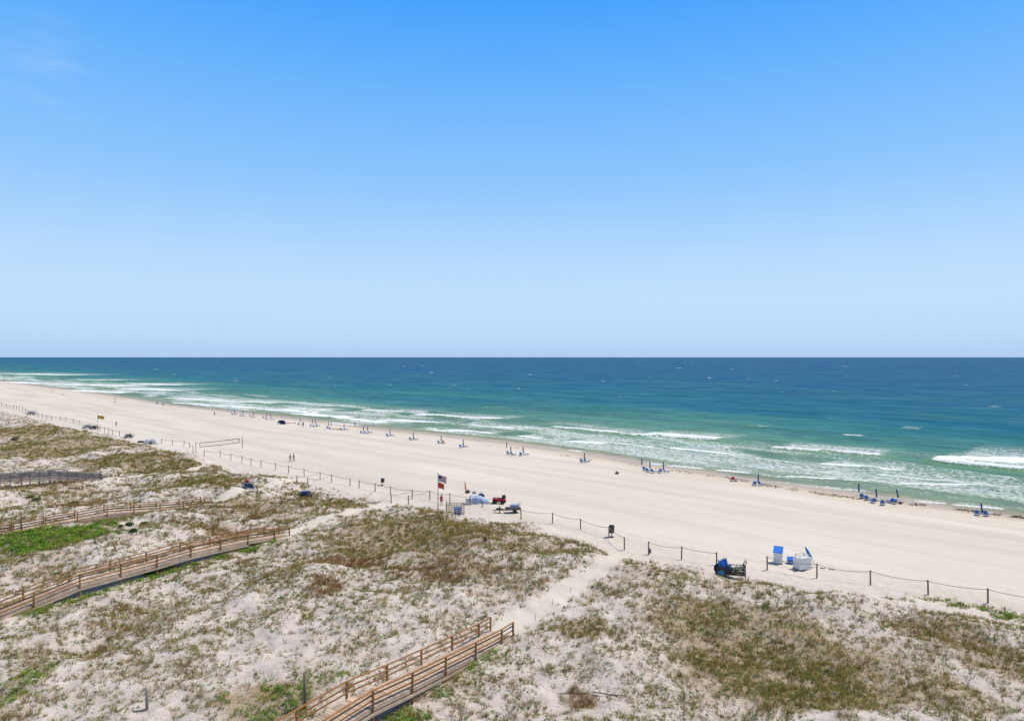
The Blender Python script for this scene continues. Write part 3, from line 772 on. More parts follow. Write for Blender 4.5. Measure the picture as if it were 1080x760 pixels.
# ================================================================== THINGS
M = {
 'deckwood': wood('weathered_tan_wood', (.50, .38, .285)), 'railwood': wood('treated_brown_wood', (.31, .155, .06)), 'greywood': wood('weathered_grey_wood', (.27, .23, .225)),
 'joist': wood('grey_joist_wood', (.54, .40, .29)), 'post': wood('rough_post_wood', (.20, .155, .12)), 'rope': simple('rope_fibre', (.30, .25, .20), .9),
 'blue': simple('blue_canvas', (.03, .18, .55), .8), 'navy': simple('navy_canvas', (.03, .065, .17), .8), 'midblue': simple('faded_blue_canvas', (.07, .22, .52), .8), 'lid': simple('bright_blue_plastic', (.01, .16, .62), .45),
 'palewood': simple('pale_frame_wood', (.50, .46, .42), .7), 'white': simple('white_plastic', (.72, .72, .70), .5), 'offwhite': simple('off_white_canvas', (.62, .60, .58), .8), 'lilac': simple('pale_blue_tarp', (.36, .44, .62), .7),
 'black': simple('black_rubber', (.02, .02, .022), .6), 'dark': simple('dark_grey_metal', (.055, .055, .06), .55), 'grey': simple('grey_metal', (.28, .28, .29), .5), 'steel': simple('galvanised_pole', (.55, .55, .55), .4, metal=.4),
 'red': simple('red_paint', (.55, .025, .05), .4), 'flagred': simple('red_flag_cloth', (.82, .09, .05), .8), 'orange': simple('orange_cloth', (.60, .16, .06), .8), 'yellow': simple('yellow_cloth', (.60, .36, .05), .8),
 'skin': simple('skin', (.42, .24, .16), .6), 'skin2': simple('tanned_skin', (.28, .15, .09), .6), 'hair': simple('dark_hair', (.03, .02, .015), .7), 'maroon': simple('dark_red_cloth', (.26, .025, .03), .85), 'pink': simple('pink_cloth', (.62, .22, .26), .85),
 'purple': simple('purple_cloth', (.16, .09, .22), .85), 'green': simple('lime_green_plastic', (.28, .36, .05), .6), 'brown': simple('brown_canvas', (.17, .12, .09), .85), 'charcoal': simple('charcoal_cloth', (.05, .05, .055), .9), 'starwhite': simple('white_cloth', (.75, .75, .75), .8), 'flagnavy': simple('navy_flag_cloth', (.03, .045, .16), .8), 'stripered': simple('red_stripe_cloth', (.50, .05, .06), .8), 'teal': simple('teal_blue_rubber', (.05, .24, .38), .6),
}
# ---- boardwalks
def boardwalk(key, label, rails=2, th=1.0, rail_mat='railwood', deck_mat='deckwood', closed=False, post_step=None, skip_near=None, kerb=True):
    b = BW[key]; e = np.array(b['end']); d = b['d']; n = b['n']; w = b['w']
    S = list(b['s']); ZT = list(b['zt'])
    gr = [gz(*(e - s * d)) for s in S]
    ZD = [max(z - 1.07, q + .06) for z, q in zip(ZT, gr)]
    ext = S[-1] + 9.0
    S.append(ext); ZD.append(max(ZD[-1], gz(*(e - ext * d)) + .1))
    zd = lambda s: float(np.interp(s, S, ZD))
    root = thing('boardwalk', label, 'boardwalk', (e[0], e[1], gz(*e)))
    o = Vector((e[0], e[1], gz(*e)))
    def P(s, t, z): return Vector((*(e - s * d + n * t), z)) - o
    # deck planks
    mb = MB(); s = 0.02; side = Vector((*n, 0))
    while s < ext - .15:
        z = zd(s + .07)
        q = (zd(s + .14) - zd(s)) / .14
        mb.bar(P(s + .07, -.06, z - .02), P(s + .07, w + .06, z - .02), .132, .04, rs(.26), up=(d[0] * q * -1, d[1] * q * -1, 1))
        s += .14
    mb.build('deck', M[deck_mat], root)
    # stringers
    for t in (-.04, w + .04, w / 2):
        mb = MB()
        for a, c in zip(S[:-1], S[1:]):
            mb.bar(P(a, t, zd(a) - .16), P(c + .01, t, zd(c) - .16), .05, .22, rs(.1))
        mb.build('stringer', M['joist'], root)
    mb = MB()
    for a, c in zip(S[:-1], S[1:]):
        if zd(a) - gz(*(e - a * d)) > .3: mb.bar(P(a, -.17, zd(a) - .40), P(c + .01, -.17, zd(c) - .40), .05, .2, rs(.1))
    if mb.v: mb.build('fascia_board', M['joist'], root)
    for t, nm in ((-.11, 'near'), (w + .11, 'far')):
        st = [q for q in S]
        st.append((S[-1] + S[-2]) / 2); st.sort()
        for s_ in st:
            if skip_near and nm == 'near' and skip_near[0] < s_ < skip_near[1]: continue
            mb = MB(); g0 = gz(*(e - s_ * d + n * t))
            zt_ = zd(s_) + 1.05
            mb.bar(P(s_, t, g0 - .4), P(s_, t, zt_), .12, .12, rs(.12), up=(d[0], d[1], 0))
            mb.build('post', M[rail_mat], root)
        segs = list(zip(S[:-1], S[1:]))
        if skip_near and nm == 'near': segs = [q for q in segs if not (q[0] >= skip_near[0] - .01 and q[1] <= skip_near[1] + .01)]
        mb = MB()
        for a, c in segs: mb.bar(P(a - (.1 if a < .01 else 0), t, zd(a) + 1.07), P(c + .02, t, zd(c) + 1.07), .15 * th, .045 * th, rs(.1))
        mb.build('handrail', M[rail_mat], root)
        ti = t + (.085 if t < 0 else -.085)
        for k in range(rails):
            mb = MB(); hz = (1.07) * (k + 1) / (rails + 1) - (.0 if rails < 3 else .0) + .04
            for a, c in segs: mb.bar(P(a, ti, zd(a) + hz), P(c + .02, ti, zd(c) + hz), .04, .095 * th if not closed else .17, rs(.1))
            mb.build('mid_rail', M[rail_mat], root)
    return root
boardwalk('near', 'tan wooden boardwalk sloping down to the sand path, nearest of the boardwalks', 2)
boardwalk('middle', 'long tan wooden boardwalk curving in from the left edge, ending where a sand path begins', 2, 1.15)
boardwalk('far', 'brown wooden boardwalk above the bright green hollow, left of the long boardwalk', 2, 1.35, skip_near=(BW['far']['s'][7] - .01, BW['far']['s'][8] + .01) if False else None)
boardwalk('grey', 'weathered grey boardwalk with close-boarded sides, farthest of the boardwalks', 4, 1.2, 'greywood', 'greywood', closed=True)

# ---- lone posts
def lone_post(px, pyb, pyt, r, label, mat='post', name='wooden_post', cat='post', lean=(0, 0)):
    p = at(px, pyb); h = (pyb - pyt) * p.y / F
    t = thing(name, label, cat, p)
    mb = MB(); mb.tube([(0, 0, -.3), (lean[0] * .5, lean[1] * .5, h * .5), (lean[0], lean[1], h)], [r * 1.05, r, r * .95], 9, rs()); mb.build('shaft', M[mat], t, True)
    mb = MB(); mb.tube([(lean[0], lean[1], h), (lean[0], lean[1], h + .03)], [r * .98, r * .55], 9, 1.15); mb.build('weathered_top', M[mat], t)
    return t
lone_post(321.5, 747, 708, .1, 'tall square brown post standing in green plants beside the nearest boardwalk')
lone_post(155, 748, 726, .09, 'short grey post standing alone on pale sand at the bottom left', 'greywood')
lone_post(65.8, 458, 451.3, .13, 'dark grey post alone among the far left dunes', 'greywood')
lone_post(22.5, 562, 540, .09, 'tall dark post rising past the railing of the boardwalk by the green hollow', 'post')
for i, (px, b_, t_) in enumerate([(564.6, 654, 647.5), (582.8, 637.6, 631.5), (601.7, 624, 619), (621.5, 617, 611.5)]):
    lone_post(px, b_, t_, .02, ['thin stake beside the sand path, closest to the boardwalk end', 'thin stake beside the sand path, second from the boardwalk end', 'thin stake beside the sand path, third from the boardwalk end', 'thin stake beside the sand path, nearest the rope fence'][i], 'post', 'thin_stake', 'stake')['group'] = 'thin stakes beside the sand path'

# ---- rope fences
def rope_fence(label, posts, links=None, r=.085, cat='rope fence'):
    """posts: (column, base row, top row); links: pairs of post numbers joined by rope"""
    Q = []
    for px, b_, t_ in posts:
        p = at(px, b_); Q.append((p, max(.7, (b_ - t_) * p.y / F)))
    o = Q[0][0]
    root = thing('rope_fence', label, cat, o, 0, 'rope fences along the dune edge')
    for p, h in Q:
        mb = MB(); q = p - o; lx, ly = random.uniform(-.04, .04), random.uniform(-.04, .04)
        mb.tube([q + Vector((0, 0, -.3)), q + Vector((lx * .5, ly * .5, h * .5)), q + Vector((lx, ly, h - .02)), q + Vector((lx, ly, h))], [r, r * .97, r * .94, r * .75], 8, rs(.2)); mb.build('post', M['post'], root, False)
    if links is None: links = [(i, i + 1) for i in range(len(posts) - 1)]
    for i, j in links:
        a = Q[i][0] - o + Vector((0, 0, Q[i][1] - .12)); b_ = Q[j][0] - o + Vector((0, 0, Q[j][1] - .12))
        L = (b_ - a).length; sag = random.uniform(.025, .075) * min(L, 8)
        pts = []
        for k in range(11):
            f_ = k / 10; pts.append(a.lerp(b_, f_) - Vector((0, 0, sag * 4 * f_ * (1 - f_))))
        mb = MB(); mb.tube(pts, .022 + .00012 * Q[i][0].y, 5); mb.build('rope', M['rope'], root, True)
    return root
rope_fence('rope and post fence at the right, beside the blue lidded boxes', [(809.2, 601, 586.3), (861.5, 609.3, 593.7), (918, 616.7, 601), (979, 626.6, 611.3), (1042, 635.8, 620), (1112, 648, 631)])
rope_fence('short three-post rope fence ending beside the blue beach cart', [(684, 584.4, 570.4), (718.8, 590, 576), (755.9, 596, 582)])
rope_fence('rope and post fence beside the dark bin, left of the path opening', [(549.6, 547.6, 537.2), (582.7, 552, 540.4), (612.4, 558.4, 546.7), (642.2, 567, 554.8), (658.5, 579.7, 566)])
rope_fence('rope and post fence behind the flagpole and the lattice rack', [(378.7, 514.4, 506.2), (395.7, 517.8, 509.2), (412, 521.5, 513), (434.7, 525.6, 516), (453.3, 526.7, 517), (474.6, 532.5, 520), (495.9, 532.4, 522.8), (508.7, 534.4, 528), (526.7, 540.5, 533), (412.6, 530.7, 521.2), (430.8, 532.2, 522.2)],
           [(0, 1), (1, 2), (2, 3), (3, 4), (4, 5), (5, 6), (9, 3), (10, 4)])
rope_fence('long rope and post fence between the volleyball net and the tilted bin', [(215.4, 480.8, 474.4), (232.4, 481.9, 475.5), (243.6, 485, 477.9), (255, 487.8, 480.4), (264.6, 490.4, 483), (275.3, 492.7, 484.8), (290.5, 495.5, 488), (304.5, 498.7, 490.9), (320.8, 502, 494), (337.5, 505.6, 497.5), (349.8, 508, 499.9), (369.2, 512.3, 504), (312.9, 510, 501.5), (324.7, 511.9, 503.3)],
           [(i, i + 1) for i in range(11)] + [(12, 9), (13, 10)])
rope_fence('short rope fence between the grey tarp heap and the volleyball net', [(170.4, 467.4, 462), (181.9, 469.5, 463.8), (194, 470.7, 464.5), (199.6, 472.5, 466.3), (203.6, 478.4, 469.3)])
rope_fence('distant rope fence right of the yellow-flag pole', [(105.5, 454.7, 449.3), (110.4, 455.6, 450.4), (114.5, 456.6, 451.4), (118.5, 458, 452.9), (126, 460, 454)])
rope_fence('farthest rope fence, running to the left edge past the grey beach gear', [(-6, 426.8, 422.6), (1.8, 428, 424), (6.6, 429.5, 425.5), (10.6, 430.7, 427), (14.2, 430.9, 427), (17.4, 431.5, 427.7), (20.5, 432.3, 428.3), (23.8, 432.8, 428.8), (27, 435.5, 430.6), (36.5, 438.7, 434.9), (40.4, 440, 436), (44.5, 441, 436.8), (49.3, 441.9, 437.6), (54.4, 442.8, 438.9), (64, 442.8, 439.1), (69.4, 444, 440), (77.6, 446, 441.5), (84.1, 447.5, 443)])
# purple bag hung on the first post of the short fence
p = at(684.2, 584.0)
t = thing('cloth_bag', 'purple cloth bag hanging on the end post of the short rope fence', 'bag', p + Vector((.12, -.16, .15)))
mb = MB(); mb.blob((0, 0, .28), (.16, .12, .3), 3, .18); mb.build('bag_body', M['purple'], t, True)
mb = MB(); mb.tube([(-.05, 0, .5), (-.02, .06, .72), (.05, 0, .5)], .015, 5); mb.build('strap', M['purple'], t)

# ---- volleyball net
a = at(206.6, 478.0); b_ = at(255.6, 472.3)
d = (b_ - a); d.z = 0; L = d.length
t = thing('volleyball_net', 'beach volleyball net with dark bands between two poles on the open sand', 'net', a, math.atan2(d.y, d.x))
for x in (0, L):
    mb = MB(); mb.tube([(x, 0, -.3), (x, 0, 3.0)], .075, 8); mb.build('pole', M['post'], t, True)
n0, n1 = L * .08, L * .93
for nm, z in (('top_band', 2.62), ('bottom_band', 1.55)):
    mb = MB(); pts = [(n0 + (n1 - n0) * k / 12, 0, z - .10 * math.sin(math.pi * k / 12)) for k in range(13)]
    for q, r_ in zip(pts[:-1], pts[1:]): mb.bar(q, r_, .02, .14)
    mb.build(nm, M['charcoal'], t)
for x in (n0, n1):
    mb = MB(); mb.bar((x, 0, 1.50), (x, 0, 2.68), .13, .024, up=(0, 1, 0)); mb.build('side_band', M['charcoal'], t)
mb = MB()
k = n0 + .25
while k < n1: mb.tube([(k, 0, 1.5), (k, 0, 2.6)], .003, 3, cap=False); k += .25
for j in range(1, 5): mb.tube([(n0, 0, 1.55 + j * .2), (n1, 0, 1.5 + j * .2)], .003, 3, cap=False)
mb.build('netting', M['charcoal'], t)
for z in (2.62, 1.55):
    for (x0, x1) in ((0, n0), (n1, L)):
        mb = MB(); mb.tube([(x0, 0, z), (x1, 0, z)], .012, 5); mb.build('guy_cord', M['charcoal'], t)

# ---- flagpoles and flags
def pole(px, b_, t_, label):
    p = at(px, b_); h = (b_ - t_) * p.y / F
    r_ = thing('flagpole', label, 'flagpole', p)
    mb = MB(); mb.tube([(0, 0, -.4), (0, 0, h * .5), (0, 0, h)], [.065, .055, .04], 10); mb.build('shaft', M['steel'], r_, True)
    mb = MB(); mb.blob((0, 0, h + .07), (.09, .09, .09), 1, 0, 6); mb.build('finial', M['dark'], r_, True)
    mb = MB(); mb.tube([(.07, -.02, .9), (.06, -.02, h - .1)], .008, 4); mb.build('halyard', M['rope'], r_)
    return p, h
def wavey(x, z, w, k=1.0): return .16 * k * (x / w) ** .7 * math.sin(5.2 * x / w + 1.4 * z), -.30 * k * (x / w) ** 1.4
def flag_mesh(mb, w, h, z0, nx, nz, mat_of, k=1.0, off=0.0, yaw=-.15):
    for i in range(nx):
        for j in range(nz):
            vs = []
            for (a_, c_) in ((i, j), (i + 1, j), (i + 1, j + 1), (i, j + 1)):
                x = w * a_ / nx; z = z0 - h * c_ / nz
                y, dz = wavey(x, z, w, k); xx_ = .06 + x * .93
                vs.append((xx_ * math.cos(yaw) - (y + off) * math.sin(yaw), xx_ * math.sin(yaw) + (y + off) * math.cos(yaw), z + dz))
            mb.add(vs, [(0, 1, 2, 3)], 1.0, mat_of(i, j))
pp, ph_ = pole(461.9, 541.5, 499.6, 'tall pale flagpole flying a striped flag and a red flag above the dune edge')
fl = thing('national_flag', 'striped red and white flag with starred navy corner at the top of the flagpole', 'flag', pp)
W_, H_ = 1.35, .98; z0 = ph_ - .12
mb = MB(); flag_mesh(mb, W_, H_, z0, 20, 13, lambda i, j: 2 if (i < 8 and j < 7) else (0 if j % 2 == 0 else 1)); mb.build('cloth', [M['stripered'], M['starwhite'], M['flagnavy']], fl)
mb = MB()
for row in range(9):
    nst = 6 if row % 2 == 0 else 5
    for k in range(nst):
        x = W_ * .4 * ((k + .5) / 6 if nst == 6 else (k + 1) / 6); z = z0 - H_ * 7 / 13 * (row + .5) / 9
        for off in (-.008, .008):
            y, dz = wavey(x, z, W_); V_ = []
            for q_ in range(10):
                rr = (.019 if q_ % 2 == 0 else .008); an = math.pi / 2 + q_ * math.pi / 5
                x_ = .06 + x * .93 + rr * math.cos(an); y_ = y + off; yw = -.15
                V_.append((x_ * math.cos(yw) - y_ * math.sin(yw), x_ * math.sin(yw) + y_ * math.cos(yw), z + dz + rr * math.sin(an)))
            mb.add(V_, [tuple(range(10))])
mb.build('stars', M['starwhite'], fl)
fl = thing('warning_flag', 'plain red flag flying below the striped flag', 'flag', pp)
mb = MB(); flag_mesh(mb, 1.0, .85, ph_ - 1.22, 14, 8, lambda i, j: 0, .9, 0, -.2); mb.build('cloth', M['flagred'], fl, True)
mb = MB(); mb.tube([(.05, 0, ph_ - 2.08), (.05, 0, ph_ - 1.2)], .018, 5); mb.build('hoist_edge', M['starwhite'], fl)
pp2, ph2 = pole(102.9, 459.2, 435.5, 'distant pale flagpole flying a yellow flag at the far left beach')
fl = thing('yellow_flag', 'yellow flag on the distant pole at the far left', 'flag', pp2)
mb = MB(); flag_mesh(mb, 2.2, .95, ph2 - .7, 12, 6, lambda i, j: 0, .7, 0, -.1); mb.build('cloth', M['yellow'], fl, True)
mb = MB(); mb.tube([(.05, 0, ph2 - 1.65), (.05, 0, ph2 - .68)], .03, 5); mb.build('hoist_edge', M['yellow'], fl)

# ---- loungers and furled umbrellas along the water
def make_lounger():
    t = thing('beach_lounger', 'blue lounger', 'lounger')
    mb = MB()
    for sx in (-.31, .31):
        mb.bar((sx, -.62, .30), (sx, .95, .26), .05, .07, rs()); mb.bar((sx, -.42, .30), (sx * .96, -.95, .86), .045, .06, rs())
        mb.bar((sx, -.62, .30), (sx, -.80, .62), .03, .04, rs())
    for y in (-.60, .2, .93): mb.bar((-.31, y, .28), (.31, y, .28), .06, .04, rs())
    mb.build('frame', M['palewood'], t)
    for sx in (-.31, .31):
        for y in (-.52, .78):
            mb = MB(); mb.bar((sx, y, -.02), (sx, y, .28), .06, .06, rs()); mb.build('leg', M['palewood'], t)
    mb = MB(); mb.box((0, .26, .335), (.60, 1.32, .08), rotx(-.025)); mb.box((0, .93, .33), (.56, .10, .06), rotx(-.3)); mb.build('seat_cushion', M['blue'], t)
    mb = MB(); mb.box((0, -.67, .63), (.60, .08, .80), rotx(.75)); mb.box((0, -.86, .87), (.5, .11, .2), rotx(.75)); mb.build('backrest', M['blue'], t)
    return t
def make_umbrella():
    t = thing('furled_umbrella', 'furled umbrella', 'umbrella')
    mb = MB(); mb.tube([(0, 0, -.3), (0, 0, 2.35)], .024, 8); mb.build('pole', M['palewood'], t, True)
    mb = MB(); mb.lathe([(.03, .72), (.13, .78), (.15, .95), (.115, 1.35), (.12, 1.55), (.13, 1.85), (.09, 2.15), (.03, 2.30)], 16, .30); mb.build('canopy', M['navy'], t, False)
    mb = MB(); mb.lathe([(.118, 1.42), (.13, 1.44), (.13, 1.50), (.118, 1.52)], 16, .05); mb.build('tie_strap', M['midblue'], t)
    mb = MB(); mb.tube([(0, 0, 2.29), (0, 0, 2.42)], [.03, .012], 6); mb.build('finial', M['palewood'], t)
    return t
L0 = make_lounger(); U0 = make_umbrella(); used = dict(L=False, U=False)
SEA = math.atan2(EV[1], EV[0]) - math.pi / 2
def put(proto, key, px, py, label, group, rz=0.0, tilt=(0, 0), scale=1.0):
    o = proto if not used[key] else copy_tree(proto); used[key] = True
    o.location = at(px, py); o.rotation_euler = (tilt[0], tilt[1], SEA + rz); o.scale = (scale, scale * (.84 if key == 'L' else 1), scale)
    o['label'] = label; o['group'] = group; return o
SETS = [  # name of the set, umbrellas (column, row, tilt), loungers (column, row, turn)
 ('of the pair at the right edge', [(1036.8, 545.2, .12)], [(1030.8, 543.0, .2), (1040.6, 544.0, -.1)]),
 ('of the big cluster right of centre shore', [(906, 522.5, .03), (925, 528.6, .08), (948.3, 529.0, .17)], [(909.5, 525.2, .3), (914.3, 527.2, .2), (920.6, 530.0, .5), (931, 532.3, .1), (938.6, 530.0, .9), (942.3, 531.0, .8)]),
 ('of the set just right of the red chair', [(799.6, 511.6, 0)], [(795.8, 511.6, .4), (803.3, 512, -.3)]),
 ('of the set left of the red chair', [(700.2, 497.2, .1)], [(695.8, 498.4, .8), (702.8, 498.2, -.6)]),
 ('of the cluster behind the fence opening', [(676.9, 493.2, 0), (685.6, 497.2, 0)], [(680.3, 496.0, .3), (684.0, 497.6, .2), (689.2, 498.4, -.1)]),
 ('of the set above the small dark bag', [(616.3, 487.0, 0)], [(613.8, 487.4, .3), (619.0, 487.4, -.4)]),
 ('of the set seventh from the right edge', [(552, 480.0, .05)], [(549.2, 480.3, .8), (554.4, 479.6, -.6)]),
 ('of the set straight above the trailer', [(534.6, 475.0, 0), (538.7, 479.4, 0)], [(536.8, 479.0, .2), (541.6, 480.2, 0)]),
 ('of the set above the red quad bike', [(488.5, 471.6, 0)], [(486.8, 471.9, .2), (490.8, 471.4, -.3)]),
 ('of the set beside the reddish chair above the flagpole', [(465.4, 467.2, 0)], [(463.8, 467.6, .3)]),
 ('of the set tenth along from the blue tent', [(435.8, 463.4, 0)], [(433.8, 464.0, .3), (438.2, 463.6, -.2)]),
 ('of the set above the tilted bin', [(411.3, 459.6, 0)], [(409.4, 460.0, .3), (413.8, 459.6, -.2)]),
 ('of the set right of the wading person', [(383.4, 456.2, 0), (387.4, 456.6, 0)], [(382.0, 457.0, .2), (386.4, 457.3, 0), (390.4, 456.6, -.2)]),
 ('of the set left of the wading person', [(363, 453.0, 0)], [(361.0, 453.8, .3), (365.0, 453.6, -.1)]),
 ('of the set left of the orange mat', [(346.4, 450.8, 0), (349.2, 450.8, 0)], [(346.5, 452.0, .2), (349.2, 452.8, -.1)]),
 ('of the three-lounger set above the long rope fence', [(329.4, 448.6, 0), (332.6, 448.6, 0)], [(328.9, 449.8, .2), (332.6, 450.0, 0), (335.6, 449.4, -.1)]),
 ('of the set beside the blue tent standing person', [(316.4, 447.2, 0)], [(316.2, 448.4, .2)]),
 ('of the crowded set just left of the blue tent', [(281.2, 441.6, 0), (285.4, 441.9, 0)], [(278.9, 441.2, .2), (282.5, 442.8, 0), (288.0, 442.6, -.1)]),
 ('of the second set left of the blue tent', [(267.4, 439.6, 0)], [(265.0, 439.6, .2), (268.2, 440.2, -.1)]),
 ('of the third set left of the blue tent', [(256.2, 438.4, 0)], [(254.8, 438.8, .2), (257.6, 439.0, -.1)]),
 ('of the farthest set left of the blue tent', [(247.4, 436.9, 0)], [(245.9, 437.2, .2), (249.2, 437.2, -.1)]),
]
ordw = ['leftmost', 'second', 'third', 'fourth', 'fifth', 'rightmost']
for nm, um, ch in SETS:
    for i, (px, py, tl) in enumerate(um):
        pos = '' if len(um) == 1 else (['left-hand ', 'right-hand '] if len(um) == 2 else ['leftmost ', 'middle ', 'rightmost '])[i]
        put(U0, 'U', px, py, pos + 'furled dark blue umbrella ' + nm, 'furled umbrellas along the water', random.uniform(-.4, .4), (random.uniform(-.03, .03), -tl + random.uniform(-.03, .03)))
    for i, (px, py, tr) in enumerate(ch):
        k = len(ch)
        pos = '' if k == 1 else (['left-hand ', 'right-hand '] if k == 2 else ['leftmost ', 'middle ', 'rightmost '] if k == 3 else [w_ + ' ' for w_ in ordw])[i]
        put(L0, 'L', px, py, pos + 'blue cushioned lounger ' + nm, 'blue loungers along the water', tr + random.uniform(-.15, .15))
# odd chairs: same chair cut, other cloth
def odd_chair(px, py, cloth, label, rz=0.0):
    c = copy_tree(L0); c.name = 'beach_chair'; c.location = at(px, py); c.rotation_euler = (0, 0, SEA + rz); c.scale = (1, .8, 1.05)
    c['label'] = label; c['category'] = 'chair'; del c['group']
    for ch in c.children:
        if ch.name.startswith('seat') or ch.name.startswith('back'):
            ch.data = ch.data.copy(); ch.data.materials[0] = M[cloth]
    return c
odd_chair(772.2, 507.0, 'red', 'red beach chair alone on the sand between two blue umbrella sets', .7)
odd_chair(468.2, 467.6, 'orange', 'reddish beach chair beside a furled umbrella above the flagpole', .4)
for px, py, lb in [(56, 412.4, 'dark chair far off on the left sand, left of a similar one'), (66.5, 416.6, 'dark chair far off on the left sand, above the grassy mounds'), (121.8, 421.2, 'far chair at the waterline, upper of two close together'), (121.6, 424.6, 'far chair on the sand, lower of two close together')]:
    odd_chair(px, py, 'charcoal', lb, .3)

# ---- small things on the shore
def mat_on_sand(px, py, w, l, mt, label, rz=0):
    p = at(px, py); t = thing('beach_mat', label, 'mat', p + Vector((0, 0, .02)), SEA + rz)
    mb = MB()
    for i in range(6):
        mb.box((0, -l / 2 + l * (i + .5) / 6, .03 + .02 * (i % 2)), (w, l / 6 + .01, .05), None, rs(.15))
    mb.build('cloth', M[mt], t)
    mb = MB(); mb.blob((0, l * .42, .10), (w * .35, .16, .12), 2, .1, 7); mb.build('rolled_towel', M['offwhite'], t, True)
    return t
mat_on_sand(355.6, 452.8, 2.6, 2.2, 'orange', 'orange mat spread on the sand between two umbrella sets', .4)
mat_on_sand(304.2, 445.9, 2.4, 4.2, 'pink', 'pink mat spread on the sand beside the blue tent', -1.2)
# beach tent
p = at(297.9, 447.0)
t = thing('beach_tent', 'low navy blue beach tent with a white front corner at the waterline', 'tent', p, SEA + .5); t.scale = (.78, .78, .78)
mb = MB()
for k in range(8):
    for j in range(5):
        V_ = []
        for (a_, c_) in ((k, j), (k + 1, j), (k + 1, j + 1), (k, j + 1)):
            th = math.pi * a_ / 8; ph2_ = .5 * math.pi * c_ / 5
            V_.append((2.1 * math.cos(th) * math.cos(ph2_ * .8), -1.0 + 2.2 * math.sin(th) * math.cos(ph2_ * .75), 1.9 * math.sin(ph2_) ** .8 if c_ else 0))
        mb.add(V_, [(0, 1, 2, 3)])
mb.build('shell', M['navy'], t, True)
mb = MB(); mb.tube([(2.1, -1, 0), (1.3, -1, 1.1), (0, -1, 1.92), (-1.3, -1, 1.1), (-2.1, -1, 0)], .03, 6); mb.build('hoop', M['grey'], t)
mb = MB(); mb.box((-1.0, -1.5, .35), (1.1, .7, .7), rotz(.2), 1, 0, .8); mb.build('front_panel', M['white'], t)
def bag(px, py, mt, label, s=1.0, name='beach_bag'):
    p = at(px, py); t = thing(name, label, 'bag', p, random.uniform(0, 3))
    mb = MB(); mb.blob((0, 0, .2 * s), (.42 * s, .26 * s, .26 * s), int(px), .15, 8); mb.build('bag_body', M[mt], t, True)
    mb = MB(); mb.tube([(-.22 * s, 0, .4 * s), (-.1 * s, 0, .62 * s), (.1 * s, 0, .62 * s), (.22 * s, 0, .4 * s)], .025 * s, 5); mb.build('handle', M[mt], t)
    return t
bag(650.8, 499.6, 'charcoal', 'small dark bag lying alone on the open sand below the umbrellas', 1.0)
bag(776, 507.6, 'grey', 'grey bag on the sand beside the red chair', .9)
bag(949.6, 531.2, 'navy', 'dark bag beside the tilted umbrella of the big cluster', .8)
bag(311, 446.6, 'charcoal', 'tiny dark bag on the sand right of the pink mat', .7)

# ---- bins
def bin_(px, pyb, h, label, lean):
    p = at(px, pyb); t = thing('waste_bin', label, 'bin', p); t.rotation_euler = (0, lean, 0)
    mb = MB(); mb.lathe([(.26, 0), (.30, .03), (.30, .07), (.10, .09)], 14); mb.tube([(0, 0, .05), (0, 0, .62)], .05, 8); mb.build('pedestal', M['dark'], t)
    mb = MB(); mb.lathe([(.27, .55), (.33, .58), (.36, 1.0), (.37, h - .1), (.35, h - .08)], 18); mb.build('drum', M['dark'], t, False)
    mb = MB(); mb.lathe([(.385, h - .12), (.385, h - .05), (.2, h), (.1, h + .01)], 18); mb.build('lid', M['black'], t)
    return t
bin_(645.2, 566.0, 1.65, 'dark round bin on a pedestal beside the rope fence post', .0)
bin_(402.8, 511.5, 1.35, 'tilted dark bin standing alone on the sand behind the rope fence', .14)

# ---- wheels
def wheel(c, r, w, parent, axis='x', mt='black', rim='grey'):
    wt = MB(); n = 20; rot = roty(math.pi / 2) if axis == 'x' else rotx(math.pi / 2)
    wt.lathe([(r * .66, -w / 2), (r * .95, -w / 2), (r, -w / 4), (r, w / 4), (r * .95, w / 2), (r * .66, w / 2), (r * .62, 0)], n, c=c, rot=rot)
    o = wt.build('wheel', M[mt], parent, True)
    rm = MB(); rm.lathe([(r * .66, -w * .3), (r * .6, -w * .34), (r * .2, -w * .2), (r * .15, 0), (r * .2, w * .2), (r * .6, w * .34), (r * .66, w * .3)], n, c=c, rot=rot)
    rm.build('rim', M[rim], o, True)
    return o
# ---- red quad bike
p = at(526.5, 530.8)
t = thing('quad_bike', 'red quad bike with fat black tyres parked in front of the trailer', 'quad bike', p, math.pi - .25)
mb = MB(); mb.box((.0, 0, .64), (1.2, .52, .40), None, 1, 0, .8); mb.box((.78, 0, .80), (.62, .62, .16), roty(.15), 1, 0, .85); mb.box((.98, 0, .66), (.22, .5, .24), None, 1, 0, .8)
for sy in (-.46, .46):
    mb.box((.66, sy, .78), (.72, .32, .08), roty(.1)); mb.box((-.66, sy, .78), (.74, .34, .08), roty(-.1)); mb.box((1.0, sy, .68), (.1, .3, .22), roty(-.5))
mb.box((-.78, 0, .80), (.6, .6, .14)); mb.build('body', M['red'], t)
mb = MB(); mb.box((-.22, 0, .90), (.85, .34, .16), roty(-.05), 1, 0, .8); mb.box((-.55, 0, .96), (.3, .3, .12)); mb.build('seat', M['black'], t)
mb = MB(); mb.tube([(.38, 0, .8), (.26, 0, 1.12)], .04, 8); mb.tube([(.18, -.42, 1.16), (.26, -.15, 1.12), (.26, .15, 1.12), (.18, .42, 1.16)], .022, 6); mb.build('handlebar', M['dark'], t)
